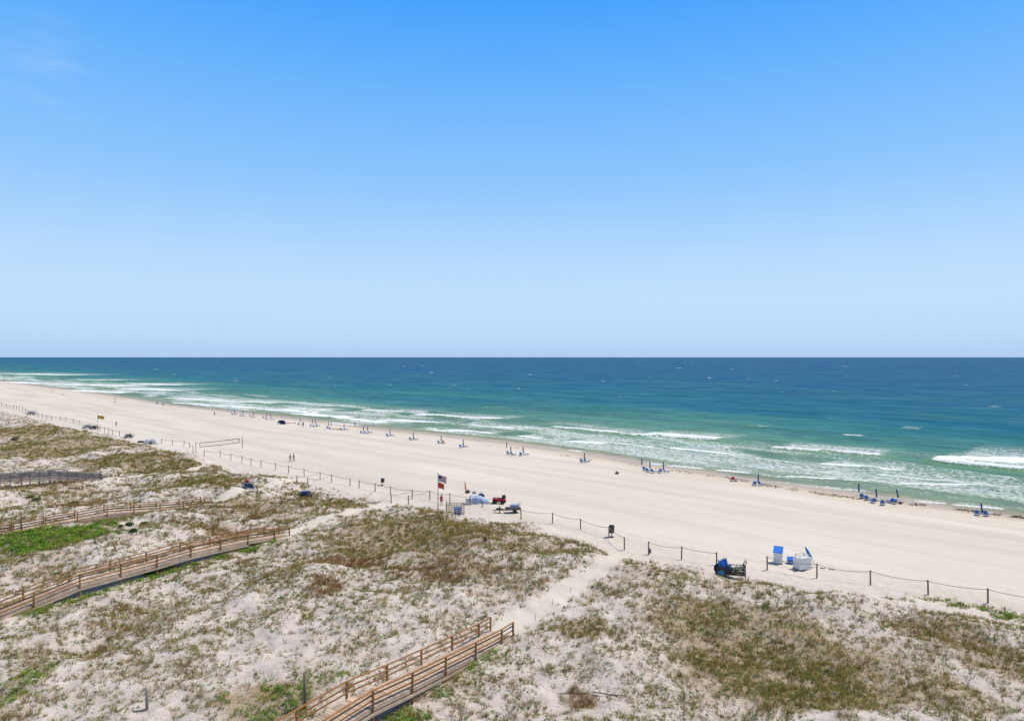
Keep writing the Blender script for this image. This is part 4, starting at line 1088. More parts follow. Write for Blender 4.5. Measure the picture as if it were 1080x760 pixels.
for x, nm in ((.86, 'front_rack'), (-.86, 'rear_rack')):
    mb = MB()
    for k in range(5): mb.bar((x - .26 + .13 * k, -.38, .95), (x - .26 + .13 * k, .38, .95), .03, .03)
    for sy in (-.38, .38): mb.bar((x - .28, sy, .95), (x + .28, sy, .95), .03, .03); mb.bar((x, sy * .7, .8), (x, sy * .7, .95), .03, .03)
    mb.build(nm, M['dark'], t)
mb = MB(); mb.box((.05, 0, .40), (1.3, .3, .22)); mb.tube([(-.7, -.45, .35), (-.7, .45, .35)], .05, 8); mb.tube([(.7, -.45, .35), (.7, .45, .35)], .05, 8)
for sy in (-.38, .38): mb.box((.0, sy, .36), (.6, .22, .05))
mb.build('chassis', M['dark'], t)
for x in (.72, -.72):
    for sy in (-.52, .52): wheel((x, sy, .34), .34, .30, t, 'y')
for sy in (-.2, .2):
    mb = MB(); mb.blob((1.1, sy, .75), (.05, .08, .07), 1, 0, 6); mb.build('headlight', M['white'], t, True)
o = thing('cargo_bag', 'dark bag strapped on the back of the red quad bike', 'bag', p + Vector((.78, -.12, .97)), .3)
mb = MB(); mb.blob((0, 0, .24), (.34, .34, .27), 5, .12, 8); mb.build('bag_body', M['charcoal'], o, True)
mb = MB(); mb.bar((-.34, 0, .36), (.34, 0, .40), .06, .26); mb.build('strap', M['brown'], o)
# ---- trailer with folded blue chairs
p = at(541.0, 540.2)
t = thing('beach_trailer', 'low flat trailer with grey drawbar behind the quad bike, loaded with blue chairs', 'trailer', p, .12 + math.pi)
mb = MB(); mb.box((0, 0, .52), (2.4, 1.3, .07)); mb.box((0, .63, .66), (2.4, .05, .22)); mb.box((0, -.63, .66), (2.4, .05, .22)); mb.box((-1.2, 0, .66), (.05, 1.3, .22)); mb.build('bed', M['brown'], t)
mb = MB(); mb.bar((1.2, .3, .48), (2.6, 0, .48), .08, .10); mb.bar((1.2, -.3, .48), (2.6, 0, .48), .08, .10); mb.bar((2.5, 0, .46), (3.2, 0, .5), .09, .1); mb.build('drawbar', M['dark'], t)
mb = MB(); mb.bar((2.9, 0, -.02), (2.9, 0, .52), .06, .06); mb.box((2.9, 0, .0), (.22, .22, .05)); mb.build('jack_stand', M['dark'], t)
mb = MB(); mb.tube([(-.25, -.75, .30), (-.25, .75, .30)], .04, 8); mb.bar((-.25, -.5, .3), (-.25, -.5, .5), .06, .06); mb.bar((-.25, .5, .3), (-.25, .5, .5), .06, .06); mb.build('axle', M['dark'], t)
for sy in (-.78, .78): wheel((-.25, sy, .30), .30, .2, t, 'y')
mb = MB(); mb.box((2.15, .0, .6), (1.1, .62, .12), roty(-.06)); mb.box((2.2, 0, .7), (.7, .5, .1)); mb.build('tool_tray', M['charcoal'], t)
for i in range(4):
    c = thing('folded_chair', ['lowest folded blue chair of the pile on the trailer', 'second folded blue chair from the bottom of the trailer pile', 'third folded blue chair from the bottom of the trailer pile', 'topmost folded blue chair of the pile on the trailer'][i], 'chair', p + Vector((.1 + .08 * i, 0, .58 + .17 * i)), .12 + random.uniform(-.12, .12), 'folded blue chairs on the trailer')
    mb = MB(); mb.box((0, 0, .09), (1.5 - .1 * i, .95, .09), None, rs(.15)); mb.build('canvas', M['midblue'], c)
    mb = MB()
    for sy in (-.5, .5): mb.bar((-.85, sy, .07), (.85, sy, .09), .05, .06)
    for sx in (-.75, .7): mb.bar((sx, -.5, .03), (sx, .5, .03), .05, .05)
    if i == 3:
        for sy in (-.4, .4): mb.bar((.5, sy, .1), (.95, sy, .62), .05, .05)
        mb.bar((-.2, -.4, .1), (-.5, -.4, .5), .05, .05)
    mb.build('frame', M['palewood'], c)
# ---- white storage box, pale blue tarp and their clutter
p = at(494.3, 531.2)
t = thing('storage_box', 'off-white storage box with a flat lid beside the pale blue tarp heap', 'box', p, .12)
mb = MB(); mb.box((0, 0, .5), (1.0, 1.1, 1.0)); 
for k in range(3): mb.box((-.33 + .33 * k, -.56, .5), (.06, .03, .94))
mb.build('body', M['offwhite'], t)
mb = MB(); mb.box((0, 0, 1.05), (1.14, 1.24, .1)); mb.build('lid', M['white'], t)
mb = MB(); mb.bar((-.12, -.64, .8), (.12, -.64, .8), .04, .04); mb.build('latch', M['dark'], t)
p2 = at(504.6, 530.2)
t = thing('tarp_heap', 'stack of gear under a draped pale blue tarp between box and quad bike', 'tarp', p2, -.05)
mb = MB(); nx, ny = 18, 10; V_ = []; Fc = []
for j in range(ny + 1):
    for i in range(nx + 1):
        x = -1.6 + 3.2 * i / nx; y = -.8 + 1.6 * j / ny
        ed = min(1, min(i, nx - i) / 2.2) * min(1, min(j, ny - j) / 2.0)
        z = (1.05 - .17 * x + .10 * math.sin(3.1 * x + 1) + .08 * math.sin(4.2 * y + x)) * ed ** .35 if ed > 0 else 0
        V_.append((x + .05 * math.sin(7 * y), y + .06 * math.sin(6 * x), z))
for j in range(ny):
    for i in range(nx):
        a_ = j * (nx + 1) + i; Fc.append((a_, a_ + 1, a_ + nx + 2, a_ + nx + 1))
mb.add(V_, Fc); mb.build('tarp', M['lilac'], t, False)
mb = MB(); mb.tube([(-1.6, -.84, .3), (-.4, -.86, .34), (.8, -.86, .28), (1.6, -.84, .3)], .02, 5); mb.build('lashing', M['rope'], t)
mb = MB(); mb.bar((1.3, -.3, .5), (2.3, -.5, .9), .06, .06); mb.bar((1.3, -.1, .3), (2.5, -.2, .1), .12, .05); mb.build('pole_ends', M['midblue'], t)
bag(507.6, 523.8, 'navy', 'round navy bag behind the pale blue tarp heap', 1.35)
bag(493.2, 519.6, 'charcoal', 'dark bag behind the off-white storage box', 1.1)
bag(500.2, 520.4, 'grey', 'grey bag on the sand behind the tarp heap', .9)
p = at(491.6, 521.0)
t = thing('furled_umbrella', 'furled reddish orange umbrella leaning beside the storage box', 'umbrella', p); t.rotation_euler = (0, -.10, 0)
mb = MB(); mb.tube([(.25, 0, -.1), (0, 0, .6), (0, 0, 2.3)], .03, 6); mb.build('pole', M['dark'], t, True)
mb = MB(); mb.lathe([(.03, .75), (.12, .82), (.14, 1.1), (.12, 1.6), (.08, 2.0), (.03, 2.3)], 16, .28); mb.build('canopy', M['orange'], t)
# planks and scraps beyond the tarp
for i, (px, py, l, rz_) in enumerate([(513, 530.3, 1.1, .2), (516.5, 531.0, .9, -.3)]):
    c = thing('loose_board', ['short grey board on the sand right of the tarp heap', 'grey board on the sand just left of the quad bike'][i], 'board', at(px, py), rz_, 'loose boards on the sand')
    mb = MB(); mb.box((0, 0, .05), (l, .16, .05)); mb.build('plank', M['greywood'], c)
    mb = MB(); mb.box((l * .3, 0, .095), (.1, .22, .04)); mb.build('cleat', M['greywood'], c)
# ---- lattice rack by the flagpole
p = at(480.2, 541.5)
t = thing('lattice_rack', 'open weathered lattice bin at the dune edge beside the flagpole', 'rack', p, .06)
wid, dep, hgt_ = 2.75, 1.1, 1.62
for sx in (-1, 1):
    for sy in (-1, 1):
        mb = MB(); mb.bar((sx * wid / 2, sy * dep / 2, -.2), (sx * wid / 2, sy * dep / 2, hgt_ + (.25 if sx < 0 else 0)), .10, .10, rs(.2)); mb.build('corner_post', M['post'], t)
def lattice(pts0, pts1, nh, nv, nm):
    mb = MB(); a_, b0 = Vector(pts0), Vector(pts1)
    for k in range(nh + 1):
        z = .08 + (hgt_ - .12) * k / nh; mb.bar(a_ + Vector((0, 0, z)), b0 + Vector((0, 0, z)), .035, .07, rs(.25))
    for k in range(1, nv):
        q = a_.lerp(b0, k / nv) + Vector((0.0, -.03, 0)); mb.bar(q + Vector((0, 0, .05)), q + Vector((0, 0, hgt_)), .07, .03, rs(.25), up=(0, 1, 0))
    mb.build(nm, M['joist'], t)
lattice((-wid / 2, -dep / 2, 0), (wid / 2, -dep / 2, 0), 5, 7, 'front_lattice'); lattice((-wid / 2, dep / 2, 0), (wid / 2, dep / 2, 0), 5, 7, 'back_lattice')
lattice((-wid / 2, -dep / 2, 0), (-wid / 2, dep / 2, 0), 5, 3, 'side_lattice'); lattice((wid / 2, -dep / 2, 0), (wid / 2, dep / 2, 0), 5, 3, 'side_lattice')
c = thing('plastic_tub', 'blue plastic tub with a white patch inside the lattice bin', 'tub', p + Vector((.35, -.05, .08)), .1)
mb = MB(); mb.box((0, 0, .42), (1.05, .7, .84), None, 1, 0, 1.12); mb.build('tub_body', M['lid'], c)
mb = MB(); mb.box((-.18, -.42, .5), (.3, .03, .3)); mb.build('label_patch', M['white'], c)
mb = MB(); mb.box((0, 0, .87), (1.22, .84, .06)); mb.build('rim', M['blue'], c)

# ---- blue beach cart with big wheels
p = at(769.5, 608.0)
t = thing('beach_cart', 'dark slatted beach cart with large black wheels full of blue umbrellas', 'cart', p, -.18)
mb = MB()
for sy in (-.55, .55):
    for k in range(5): mb.bar((-1.25, sy, .42 + .2 * k), (1.55, sy, .34 + .2 * k), .03, .06, rs(.3))
    for k in range(9): mb.bar((-1.2 + .34 * k, sy * 1.04, .30), (-1.2 + .34 * k, sy * 1.04, 1.26), .07, .03, rs(.35), up=(0, 1, 0))
mb.build('slatted_sides', M['dark'], t)
mb = MB(); mb.box((.15, 0, .36), (2.8, 1.1, .06)); mb.build('bed', M['brown'], t)
mb = MB()
for k in range(5): mb.bar((1.56, -.55, .3 + .23 * k), (1.56, .55, .3 + .23 * k), .04, .12, rs(.3))
for sy in (-.55, .55): mb.bar((1.56, sy, -.02), (1.56, sy, 1.42), .08, .08)
mb.build('end_rack', M['brown'], t)
mb = MB(); mb.tube([(1.25, -.4, .9), (1.7, -.4, 1.75)], .05, 7); mb.tube([(1.25, .4, .9), (1.7, .4, 1.75)], .05, 7); mb.tube([(1.7, -.45, 1.75), (1.7, .45, 1.75)], .045, 7); mb.build('push_handle', M['dark'], t)
mb = MB(); mb.tube([(-.95, -.8, .55), (-.95, .8, .55)], .045, 8); mb.build('axle', M['dark'], t)
for sy in (-.82, .82):
    w_ = wheel((-.95, sy, .60), .62, .16, t, 'y', 'black', 'dark')
    mb = MB(); mb.lathe([(.44, -.05), (.50, -.09), (.50, .09), (.44, .05)], 20, c=(-.95, sy, .60), rot=rotx(math.pi / 2)); mb.build('hub_ring', M['teal'], w_, True)
cart_p = p
for i in range(5):
    c = thing('furled_umbrella', ['royal blue furled umbrella sticking out of the cart, front one', 'royal blue furled umbrella in the cart, second from the front', 'royal blue furled umbrella in the middle of the cart bundle', 'royal blue furled umbrella in the cart, second from the back', 'royal blue furled umbrella at the back of the cart bundle'][i], 'umbrella', p + rotz(-.18) @ Vector((-.62 + .06 * i, -.36 + .18 * i, .50)), -.18, 'furled umbrellas in the beach cart')
    c.rotation_euler = (random.uniform(-.12, .12), -.18 + .16 * i * .7 - .25, -.18)
    mb = MB(); mb.lathe([(.05, .05), (.18, .15), (.22, .5), (.18, 1.0), (.06, 1.42), (.02, 1.5)], 14, .28); mb.build('canopy', M['blue'], c)
    mb = MB(); mb.tube([(0, 0, -.12), (0, 0, .1)], .02, 6); mb.tube([(0, 0, 1.48), (0, 0, 1.58)], .012, 5); mb.build('pole', M['palewood'], c)
for (dx, mt, nm, lb) in ((.25, 'white', 'rolled_towel', 'white rolled towel lying on top of the loaded beach cart'), (.62, 'green', 'toy_bucket', 'lime green bucket inside the slatted beach cart')):
    c = thing(nm, lb, 'towel' if mt == 'white' else 'bucket', p + rotz(-.18) @ Vector((dx, -.2, .95 if mt == 'white' else .42)), .4)
    if mt == 'white':
        mb = MB(); mb.tube([(-.2, 0, .16), (.2, 0, .16)], .17, 10); mb.build('roll', M[mt], c, True)
        mb = MB(); mb.lathe([(.06, 0), (.1, .02), (.1, .06)], 8, c=(.21, 0, .1), rot=roty(math.pi / 2)); mb.build('roll_end', M['offwhite'], c)
    else:
        mb = MB(); mb.lathe([(.2, 0), (.28, .5), (.3, .52), (.27, .5), (.2, .1)], 14); mb.build('pail', M[mt], c, True)
        mb = MB(); mb.tube([(-.28, 0, .5), (-.15, 0, .7), (.15, 0, .7), (.28, 0, .5)], .015, 5); mb.build('handle', M['white'], c)
bag_ = thing('gear_bag', 'navy gear bag slumped in the middle of the beach cart', 'bag', p + rotz(-.18) @ Vector((-.1, .1, .45)), 0)
mb = MB(); mb.blob((0, 0, .38), (.5, .36, .46), 8, .15, 8); mb.build('bag_body', M['navy'], bag_, True)
mb = MB(); mb.tube([(-.2, -.2, .75), (0, -.25, .95), (.2, -.2, .75)], .025, 5); mb.build('handle', M['midblue'], bag_)

# ---- lidded boxes at the right
p = at(820.8, 593.0)
t = thing('storage_locker', 'tall white slatted beach locker with a sloping bright blue lid', 'locker', p, -.45)
mb = MB(); mb.box((0, 0, .68), (.98, 1.2, 1.36))
for k in range(6): mb.box((0, -.605, .16 + .22 * k), (.94, .035, .13)); mb.box((.495, 0, .16 + .22 * k), (.035, 1.12, .13))
mb.build('slatted_body', M['white'], t)
mb = MB(); mb.box((0, -.02, 1.58), (1.08, 1.34, .08), rotx(.36)); mb.box((0, .32, 1.50), (.96, .5, .26)); mb.build('lid', M['lid'], t)
mb = MB(); mb.box((0, 0, .02), (1.06, 1.28, .08)); mb.build('skid_base', M['brown'], t)
p = at(833.8, 594.2)
t = thing('storage_box', 'small low box with a bright blue lid between two white lockers', 'box', p, -.45)
mb = MB(); mb.box((0, 0, .3), (.72, .8, .6)); mb.box((0, -.41, .3), (.66, .03, .4)); mb.build('body', M['midblue'], t)
mb = MB(); mb.box((0, 0, .64), (.82, .92, .07), rotx(.2)); mb.build('lid', M['lid'], t)
mb = MB(); mb.box((0, 0, .02), (.78, .86, .08)); mb.build('skid_base', M['dark'], t)
p = at(846.0, 599.4)
t = thing('storage_box', 'large plain white box with a wooden rail on top beside the leaning umbrella', 'box', p, .28)
mb = MB(); mb.box((0, 0, .68), (1.62, 1.15, 1.3)); mb.box((0, -.58, .70), (1.5, .03, .06)); mb.box((.815, 0, .7), (.03, 1.05, .06)); mb.build('body', M['white'], t)
mb = MB(); mb.box((0, 0, 1.36), (1.72, 1.25, .07)); mb.build('lid', M['white'], t)
mb = MB()
for sx in (-.62, .62):
    for sy in (-.4, .4): mb.bar((sx, sy, 1.38), (sx, sy, 1.66), .06, .06)
mb.bar((-.68, -.4, 1.66), (.68, -.4, 1.66), .06, .05); mb.bar((-.68, .4, 1.66), (.68, .4, 1.66), .06, .05); mb.bar((-.62, -.4, 1.665), (-.62, .4, 1.665), .05, .05); mb.bar((.62, -.4, 1.665), (.62, .4, 1.665), .05, .05)
mb.build('top_rail', M['palewood'], t)
mb = MB(); mb.box((0, 0, .0), (1.66, 1.2, .12)); mb.build('skid_base', M['brown'], t)
p = at(860.6, 597.5)
t = thing('furled_umbrella', 'bright blue furled umbrella leaning left over the large white box', 'umbrella', p); t.rotation_euler = (0, -.50, 0)
mb = MB(); mb.tube([(0, 0, -.2), (0, 0, 2.7)], .03, 7); mb.build('pole', M['palewood'], t, True)
mb = MB(); mb.lathe([(.03, 1.1), (.16, 1.18), (.18, 1.5), (.16, 2.1), (.1, 2.5), (.03, 2.68)], 16, .26); mb.build('canopy', M['blue'], t)
mb = MB(); mb.lathe([(.15, 1.7), (.175, 1.72), (.175, 1.8), (.15, 1.82)], 16, .05); mb.build('tie_strap', M['midblue'], t)
for i, (px, py, l, rz_) in enumerate([(868, 599.2, .7, .1), (877, 600.6, .65, -.1), (856.4, 598.5, .4, .3)]):
    c = thing('loose_board', ['grey board on the sand right of the leaning blue umbrella', 'grey board on the sand farthest right of the white box', 'short board on the sand at the foot of the large white box'][i], 'board', at(px, py), rz_, 'loose boards on the sand')
    mb = MB(); mb.box((0, 0, .04), (l, .2, .06)); mb.build('plank', M['greywood'], c)
    mb = MB(); mb.box((-l * .25, 0, .09), (.1, .26, .04)); mb.build('cleat', M['greywood'], c)

M['slate'] = simple('faded_slate_blue_canvas', (.06, .13, .25), .8)
# ---- carts at the dune edge on the left
def small_cart(px, py, label, mt, top, rz, l=2.0, w=1.0, h=.85, name='beach_cart', cat='cart', load='midblue', load_label=None, load_name='folded_chair'):
    p = at(px, py); t = thing(name, label, cat, p, rz)
    mb = MB(); mb.box((0, 0, .42), (l, w, .08))
    for sy in (-1, 1):
        for k in range(3): mb.bar((-l / 2, sy * w / 2, .5 + (h - .5) * k / 2), (l / 2, sy * w / 2, .5 + (h - .5) * k / 2), .04, .07, rs(.2))
        for k in range(5): mb.bar((-l / 2 + l * k / 4, sy * w / 2, .4), (-l / 2 + l * k / 4, sy * w / 2, h), .05, .05, rs(.2), up=(0, 1, 0))
    mb.build('bed', M[mt], t)
    mb = MB(); mb.tube([(l / 2, 0, .45), (l / 2 + .7, 0, .8)], .04, 6); mb.tube([(l / 2 + .7, -.3, .8), (l / 2 + .7, .3, .8)], .035, 6); mb.build('handle', M['dark'], t)
    for sx in (-l * .32, l * .32):
        for sy in (-1, 1): wheel((sx, sy * (w / 2 + .1), .26), .26, .16, t, 'y')
    c = thing(load_name, load_label, {'folded_chair': 'chair', 'towel_heap': 'towels', 'crate_load': 'crate', 'gear_heap': 'gear'}[load_name], p + Vector((0, 0, .46)), rz + .1)
    mb = MB()
    for k in range(4): mb.box((random.uniform(-.15, .15), random.uniform(-.1, .1), .1 + .17 * k), (l * .72 - .1 * k, w * .75, .13), rotx(random.uniform(-.12, .12)) @ roty(random.uniform(-.08, .08)), rs(.2))
    mb.build('folded_canvas', M[load], c)
    mb = MB()
    for sy in (-.35, .35): mb.bar((-l * .3, sy * w, .18), (l * .34, sy * w, .95 * h + .1), .05, .05)
    mb.build('frame_bars', M['palewood' if load != 'charcoal' else 'grey'], c)
    return t
small_cart(322.2, 524.6, 'dark beach cart piled with blue chairs at the dune edge, below the rope fence', 'dark', None, -.35, 2.0, 1.0, .95, load='slate', load_label='pile of folded blue canvas chairs on the cart at the dune edge')
small_cart(261.5, 516.5, 'dark navy beach cart at the end of the dune path with a red load', 'dark', None, .5, 1.9, 1.2, 1.2, load='navy', load_label='folded navy chairs piled in the cart beneath the red bag')
pc = at(261.0, 516.4)
c = thing('duffel_bag', 'red duffel bag on top of the navy cart at the dune path', 'bag', pc + Vector((-.05, 0, 1.35)), .4)
mb = MB(); mb.blob((0, 0, .22), (.38, .26, .25), 4, .1, 8); mb.build('bag_body', M['red'], c, True)
mb = MB(); mb.tube([(-.2, 0, .5), (0, 0, .7), (.2, 0, .5)], .03, 5); mb.build('handle', M['maroon'], c)
# rail barrier with a low blue rope
a = at(258.5, 518.2); b_ = at(271.6, 522.6)
t = thing('path_barrier', 'low barrier of a pale blue rope from cart to short post at the path end', 'barrier', b_)
mb = MB(); mb.tube([(0, 0, -.3), (0, 0, 1.3)], .06, 8); mb.build('post', M['post'], t)
mb = MB(); mb.tube([(0, 0, 1.15), ((a - b_) * .5 + Vector((0, 0, .85))), (a - b_) + Vector((0, 0, .7))], .045, 6); mb.build('rope', M['lilac'], t, True)
mb = MB(); mb.tube([(a - b_) + Vector((0, 0, -.3)), (a - b_) + Vector((0, 0, .78))], .05, 8); mb.build('end_post', M['post'], t)
small_cart(135.6, 461.6, 'grey beach cart with dark load at the far left, left of the grey tarp heap', 'grey', None, .1, 2.4, 1.2, 1.1, load='brown', load_label='dark gear heaped on the far left cart', load_name='gear_heap')
small_cart(92.6, 451.6, 'grey beach cart of white and grey gear left of the yellow-flag pole', 'grey', None, .05, 3.2, 1.6, 1.2, load='offwhite', load_label='white and grey folded chairs on the cart near the yellow-flag pole')
small_cart(99.5, 452.6, 'brown cart standing right beside the yellow-flag pole', 'brown', None, -.1, 2.4, 1.4, 1.2, load='brown', load_label='brown canvas gear on the cart beside the yellow-flag pole', load_name='gear_heap')
small_cart(33.2, 437.0, 'grey cart of beach gear by the farthest rope fence at the left', 'grey', None, .1, 3.6, 1.8, 1.5, load='grey', load_label='grey folded chairs on the cart by the farthest rope fence')
# grey tarp heap with a tongue
p = at(160.0, 467.8)
t = thing('covered_boat', 'long low trailer heap under a light grey tarp behind the far dunes', 'trailer', p, -.05)
mb = MB(); nx, ny = 16, 8; V_ = []; Fc = []
for j in range(ny + 1):
    for i in range(nx + 1):
        x = -2.0 + 4.0 * i / nx; y = -.9 + 1.8 * j / ny
        ed = min(1, min(i, nx - i) / 2.5) * min(1, min(j, ny - j) / 2)
        V_.append((x, y, (1.35 + .12 * math.sin(2.3 * x) + .08 * math.sin(5 * y + x)) * ed ** .4 if ed > 0 else .1))
for j in range(ny):
    for i in range(nx):
        a_ = j * (nx + 1) + i; Fc.append((a_, a_ + 1, a_ + nx + 2, a_ + nx + 1))
mb.add(V_, Fc); mb.build('tarp', M['offwhite'], t)
mb = MB(); mb.bar((-1.9, 0, .4), (-4.2, 0, .45), .3, .3); mb.box((-3.2, 0, .65), (1.3, .7, .35)); mb.build('drawbar', M['dark'], t)
for sy in (-.95, .95): wheel((.2, sy, .34), .34, .2, t, 'y')
t['category'] = 'trailer'; t.name = 'covered_trailer'

# ---- shrubs, driftwood
def shrub(px, py, r, label, cols_, hgt=.5, nleaf=520, group=None, size=.07):
    p = at(px, py); P_ = np.zeros((1, 3))
    nb = nleaf
    th = rng.uniform(0, 2 * np.pi, nb); rr = r * np.sqrt(rng.random(nb)) * (1 + .25 * np.sin(3 * th + px))
    zz_ = hgt * np.sqrt(np.clip(1.05 - (rr / (r * 1.2)) ** 2, .02, 1)) * rng.random(nb) ** .5
    c_ = np.array(cols_)[rng.integers(0, len(cols_), nb)]
    co, tr, cl_ = leaves(rr * np.cos(th), rr * np.sin(th), zz_, np.full(nb, .05), np.full(nb, .05), 2, c_, .3, np.full(nb, size))
    t = thing('shrub', label, 'shrub', p, 0, group)
    o = tri_mesh('foliage', co, tr, cl_); o.parent = t
    mb = MB()
    for k in range(6):
        a_ = k * 1.05; mb.tube([(0, 0, -.05), (r * .3 * math.cos(a_), r * .3 * math.sin(a_), hgt * .4), (r * .6 * math.cos(a_), r * .6 * math.sin(a_), hgt * .7)], [.025, .018, .008], 5)
    mb.build('stems', M['post'], t)
    return t
GR = [(.075, .16, .03), (.10, .20, .035), (.055, .12, .025)]
gs = 'round green shrubs on the pale sand'
shrub(136.4, 554.4, .52, 'round green shrub on bare sand, leftmost of the close group of three', GR, .5, group=gs)
shrub(152.0, 553.6, .52, 'round green shrub on bare sand, right one of the close group of three', GR, .5, group=gs)
shrub(140.9, 560.8, .45, 'round green shrub on bare sand, lowest of the close group of three', GR, .45, group=gs)
shrub(127.4, 556.0, .32, 'small green shrub at the edge of the bright green hollow', GR, .4, 260)
shrub(163.5, 602.0, 1.35, 'wide blue-green shrub against the front of the long boardwalk', [(.06, .17, .09), (.08, .20, .11), (.05, .13, .06)], .85, 1700, size=.09)
shrub(15.6, 464.2, .9, 'dark low shrub in the pale sand of the far left dunes', [(.05, .055, .05), (.07, .07, .05)], .9, 500, size=.1)
shrub(78.5, 532.0, .75, 'small dark green shrub on the reddish scrub behind the brown boardwalk', GR, .6, 420)
shrub(32.5, 524.6, .5, 'low green shrub on bare pale sand below the grey boardwalk, left one', GR, .4, 300)
shrub(38.0, 527.2, .65, 'low green shrub on bare pale sand below the grey boardwalk, right one', GR, .4, 340)
p = at(640, 733)
t = thing('driftwood_branch', 'dark bare fallen branch lying on the dune beside the dead scrub', 'branch', p, -.25)
mb = MB(); mb.tube([(-1.1, .15, .06), (-.4, .0, .12), (.4, -.05, .1), (1.1, -.12, .2)], [.02, .04, .035, .02], 7); mb.build('limb', M['brown'], t, True)
for a_, b0 in (((-.4, 0, .12), (-.9, .45, .35)), ((.3, -.05, .1), (.7, .35, .3)), ((.6, -.08, .12), (1.2, -.45, .15))):
    mb = MB(); mb.tube([a_, (Vector(a_) + Vector(b0)) / 2 + Vector((0, 0, .06)), b0], [.025, .015, .008], 6); mb.build('twig', M['brown'], t, True)
p = at(603, 731)
t = thing('driftwood_branch', 'pale bare branch lying left of the dead scrub', 'branch', p, .2)
mb = MB(); mb.tube([(-1.0, .1, .05), (0, 0, .1), (1.0, -.2, .06)], [.02, .04, .03], 7); mb.build('limb', M['post'], t, True)
mb = MB(); mb.tube([(0, 0, .1), (.3, .3, .25), (.5, .5, .3)], [.03, .02, .01], 6); mb.build('twig', M['post'], t, True)
# extra little rail left of the brown boardwalk, and the end rail of the grey one
def rail_piece(pts, label, mat):
    Q = [at(px, b_) for px, b_, t_ in pts]; hs = [(b_ - t_) * q.y / F for (px, b_, t_), q in zip(pts, Q)]
    t = thing('railing', label, 'railing', Q[0])
    for q, h in zip(Q, hs):
        mb = MB(); mb.bar(q - Q[0] + Vector((0, 0, -.3)), q - Q[0] + Vector((0, 0, h)), .12, .12, rs()); mb.build('post', M[mat], t)
    for k, f_ in enumerate((1.0, .62, .3)):
        mb = MB()
        for i in range(len(Q) - 1):
            mb.bar(Q[i] - Q[0] + Vector((0, -.08, hs[i] * f_)), Q[i + 1] - Q[0] + Vector((0, -.08, hs[i + 1] * f_)), .05 if k else .12, .1 if k else .05, rs())
        mb.build('handrail' if k == 0 else 'mid_rail', M[mat], t)
    return t
rail_piece([(12.3, 563.0, 552.8), (-10, 566, 554.8), (-34, 569, 557)], 'short brown railing at the left edge below the brown boardwalk', 'railwood')
rail_piece([(107.6, 505.9, 499.6), (116.7, 504.2, 498.7)], 'short grey railing past the seaward end of the grey boardwalk', 'greywood')

# ================================================================== PEOPLE
def person_meshes(pose):
    """one continuous skinned body; pose = 'stand', 'walk' or 'sit'"""
    V_ = []; E_ = []; Rr = []
    def v(p, r, par=None):
        V_.append(p); Rr.append(r if isinstance(r, tuple) else (r, r))
        if par is not None: E_.append((par, len(V_) - 1))
        return len(V_) - 1
    sit = pose == 'sit'; zo = -.72 if sit else 0
    pel = v((0, 0, .95 + zo), (.15, .115)); bel = v((0, -.01, 1.10 + zo), (.135, .10), pel); che = v((0, 0, 1.30 + zo), (.165, .115), bel)
    nb = v((0, .0, 1.45 + zo), (.075, .07), che); nk = v((0, .015, 1.53 + zo), .052, nb); h1 = v((0, .03, 1.60 + zo), (.072, .08), nk); h2 = v((0, .025, 1.68 + zo), (.08, .095), h1); h3 = v((0, .015, 1.75 + zo), (.06, .07), h2)
    v((0, .135, 1.655 + zo), .014, h2)
    for s in (-1, 1): v((s * .098, .02, 1.66 + zo), .014, h2)
    for s in (-1, 1):
        sw = .28 * s if pose == 'walk' else .05
        sh = v((s * .185, 0, 1.41 + zo), .056, che); el = v((s * .235, -.02 + sw * .35, 1.13 + zo), .043, sh)
        wr = v((s * .25, .06 + sw * .8, .90 + zo), .028, el); pa = v((s * .252, .075 + sw * .9, .83 + zo), (.03, .022), wr)
        for k in range(4):
            L_ = (.062, .07, .066, .052)[k]; ox = (-.027 + .018 * k)
            f1 = v((s * .252 - .003 * s, .075 + sw * .9 - ox, .80 + zo), .0095, pa)
            f2 = v((s * .252 - .010 * s, .078 + sw * .9 - ox, .80 - L_ * .55 + zo), .0085, f1); v((s * .252 - .024 * s, .080 + sw * .9 - ox, .80 - L_ + zo), .0075, f2)
        th = v((s * .25 - .012 * s, .118 + sw * .9, .835 + zo), .0105, pa); v((s * .25 - .022 * s, .132 + sw * .9, .80 + zo), .009, th)
        st = (.24 * -s) if pose == 'walk' else 0
        hp = v((s * .095, 0, .87 + zo), .088, pel)
        if sit:
            kn = v((s * .13, .42, .40), .056, hp); an = v((s * .12, .62, .06), .038, kn); fo = v((s * .13, .78, .05), (.042, .03), an)
        else:
            kn = v((s * .105, .03 + st * .55, .49), .057, hp); an = v((s * .105, -.01 + st, .085 + (.05 if st < 0 else 0)), .037, kn); fo = v((s * .115, .14 + st, .035 + (.01 if st < 0 else 0)), (.042, .03), an)
    me = bpy.data.meshes.new('person_body'); me.from_pydata(V_, E_, [])
    o = bpy.data.objects.new('person_tmp', me); C.objects.link(o)
    m = o.modifiers.new('skin', 'SKIN'); m.use_smooth_shade = True
    sk = me.skin_vertices[0].data
    for i, r in enumerate(Rr): sk[i].radius = r; sk[i].use_root = (i == 0)
    sb = o.modifiers.new('sub', 'SUBSURF'); sb.levels = 1; sb.render_levels = 1
    dg = bpy.context.evaluated_depsgraph_get()
    out = bpy.data.meshes.new_from_object(o.evaluated_get(dg))
    bpy.data.objects.remove(o)
    return out, zo
PM = {k: person_meshes(k) for k in ('stand', 'walk', 'sit')}
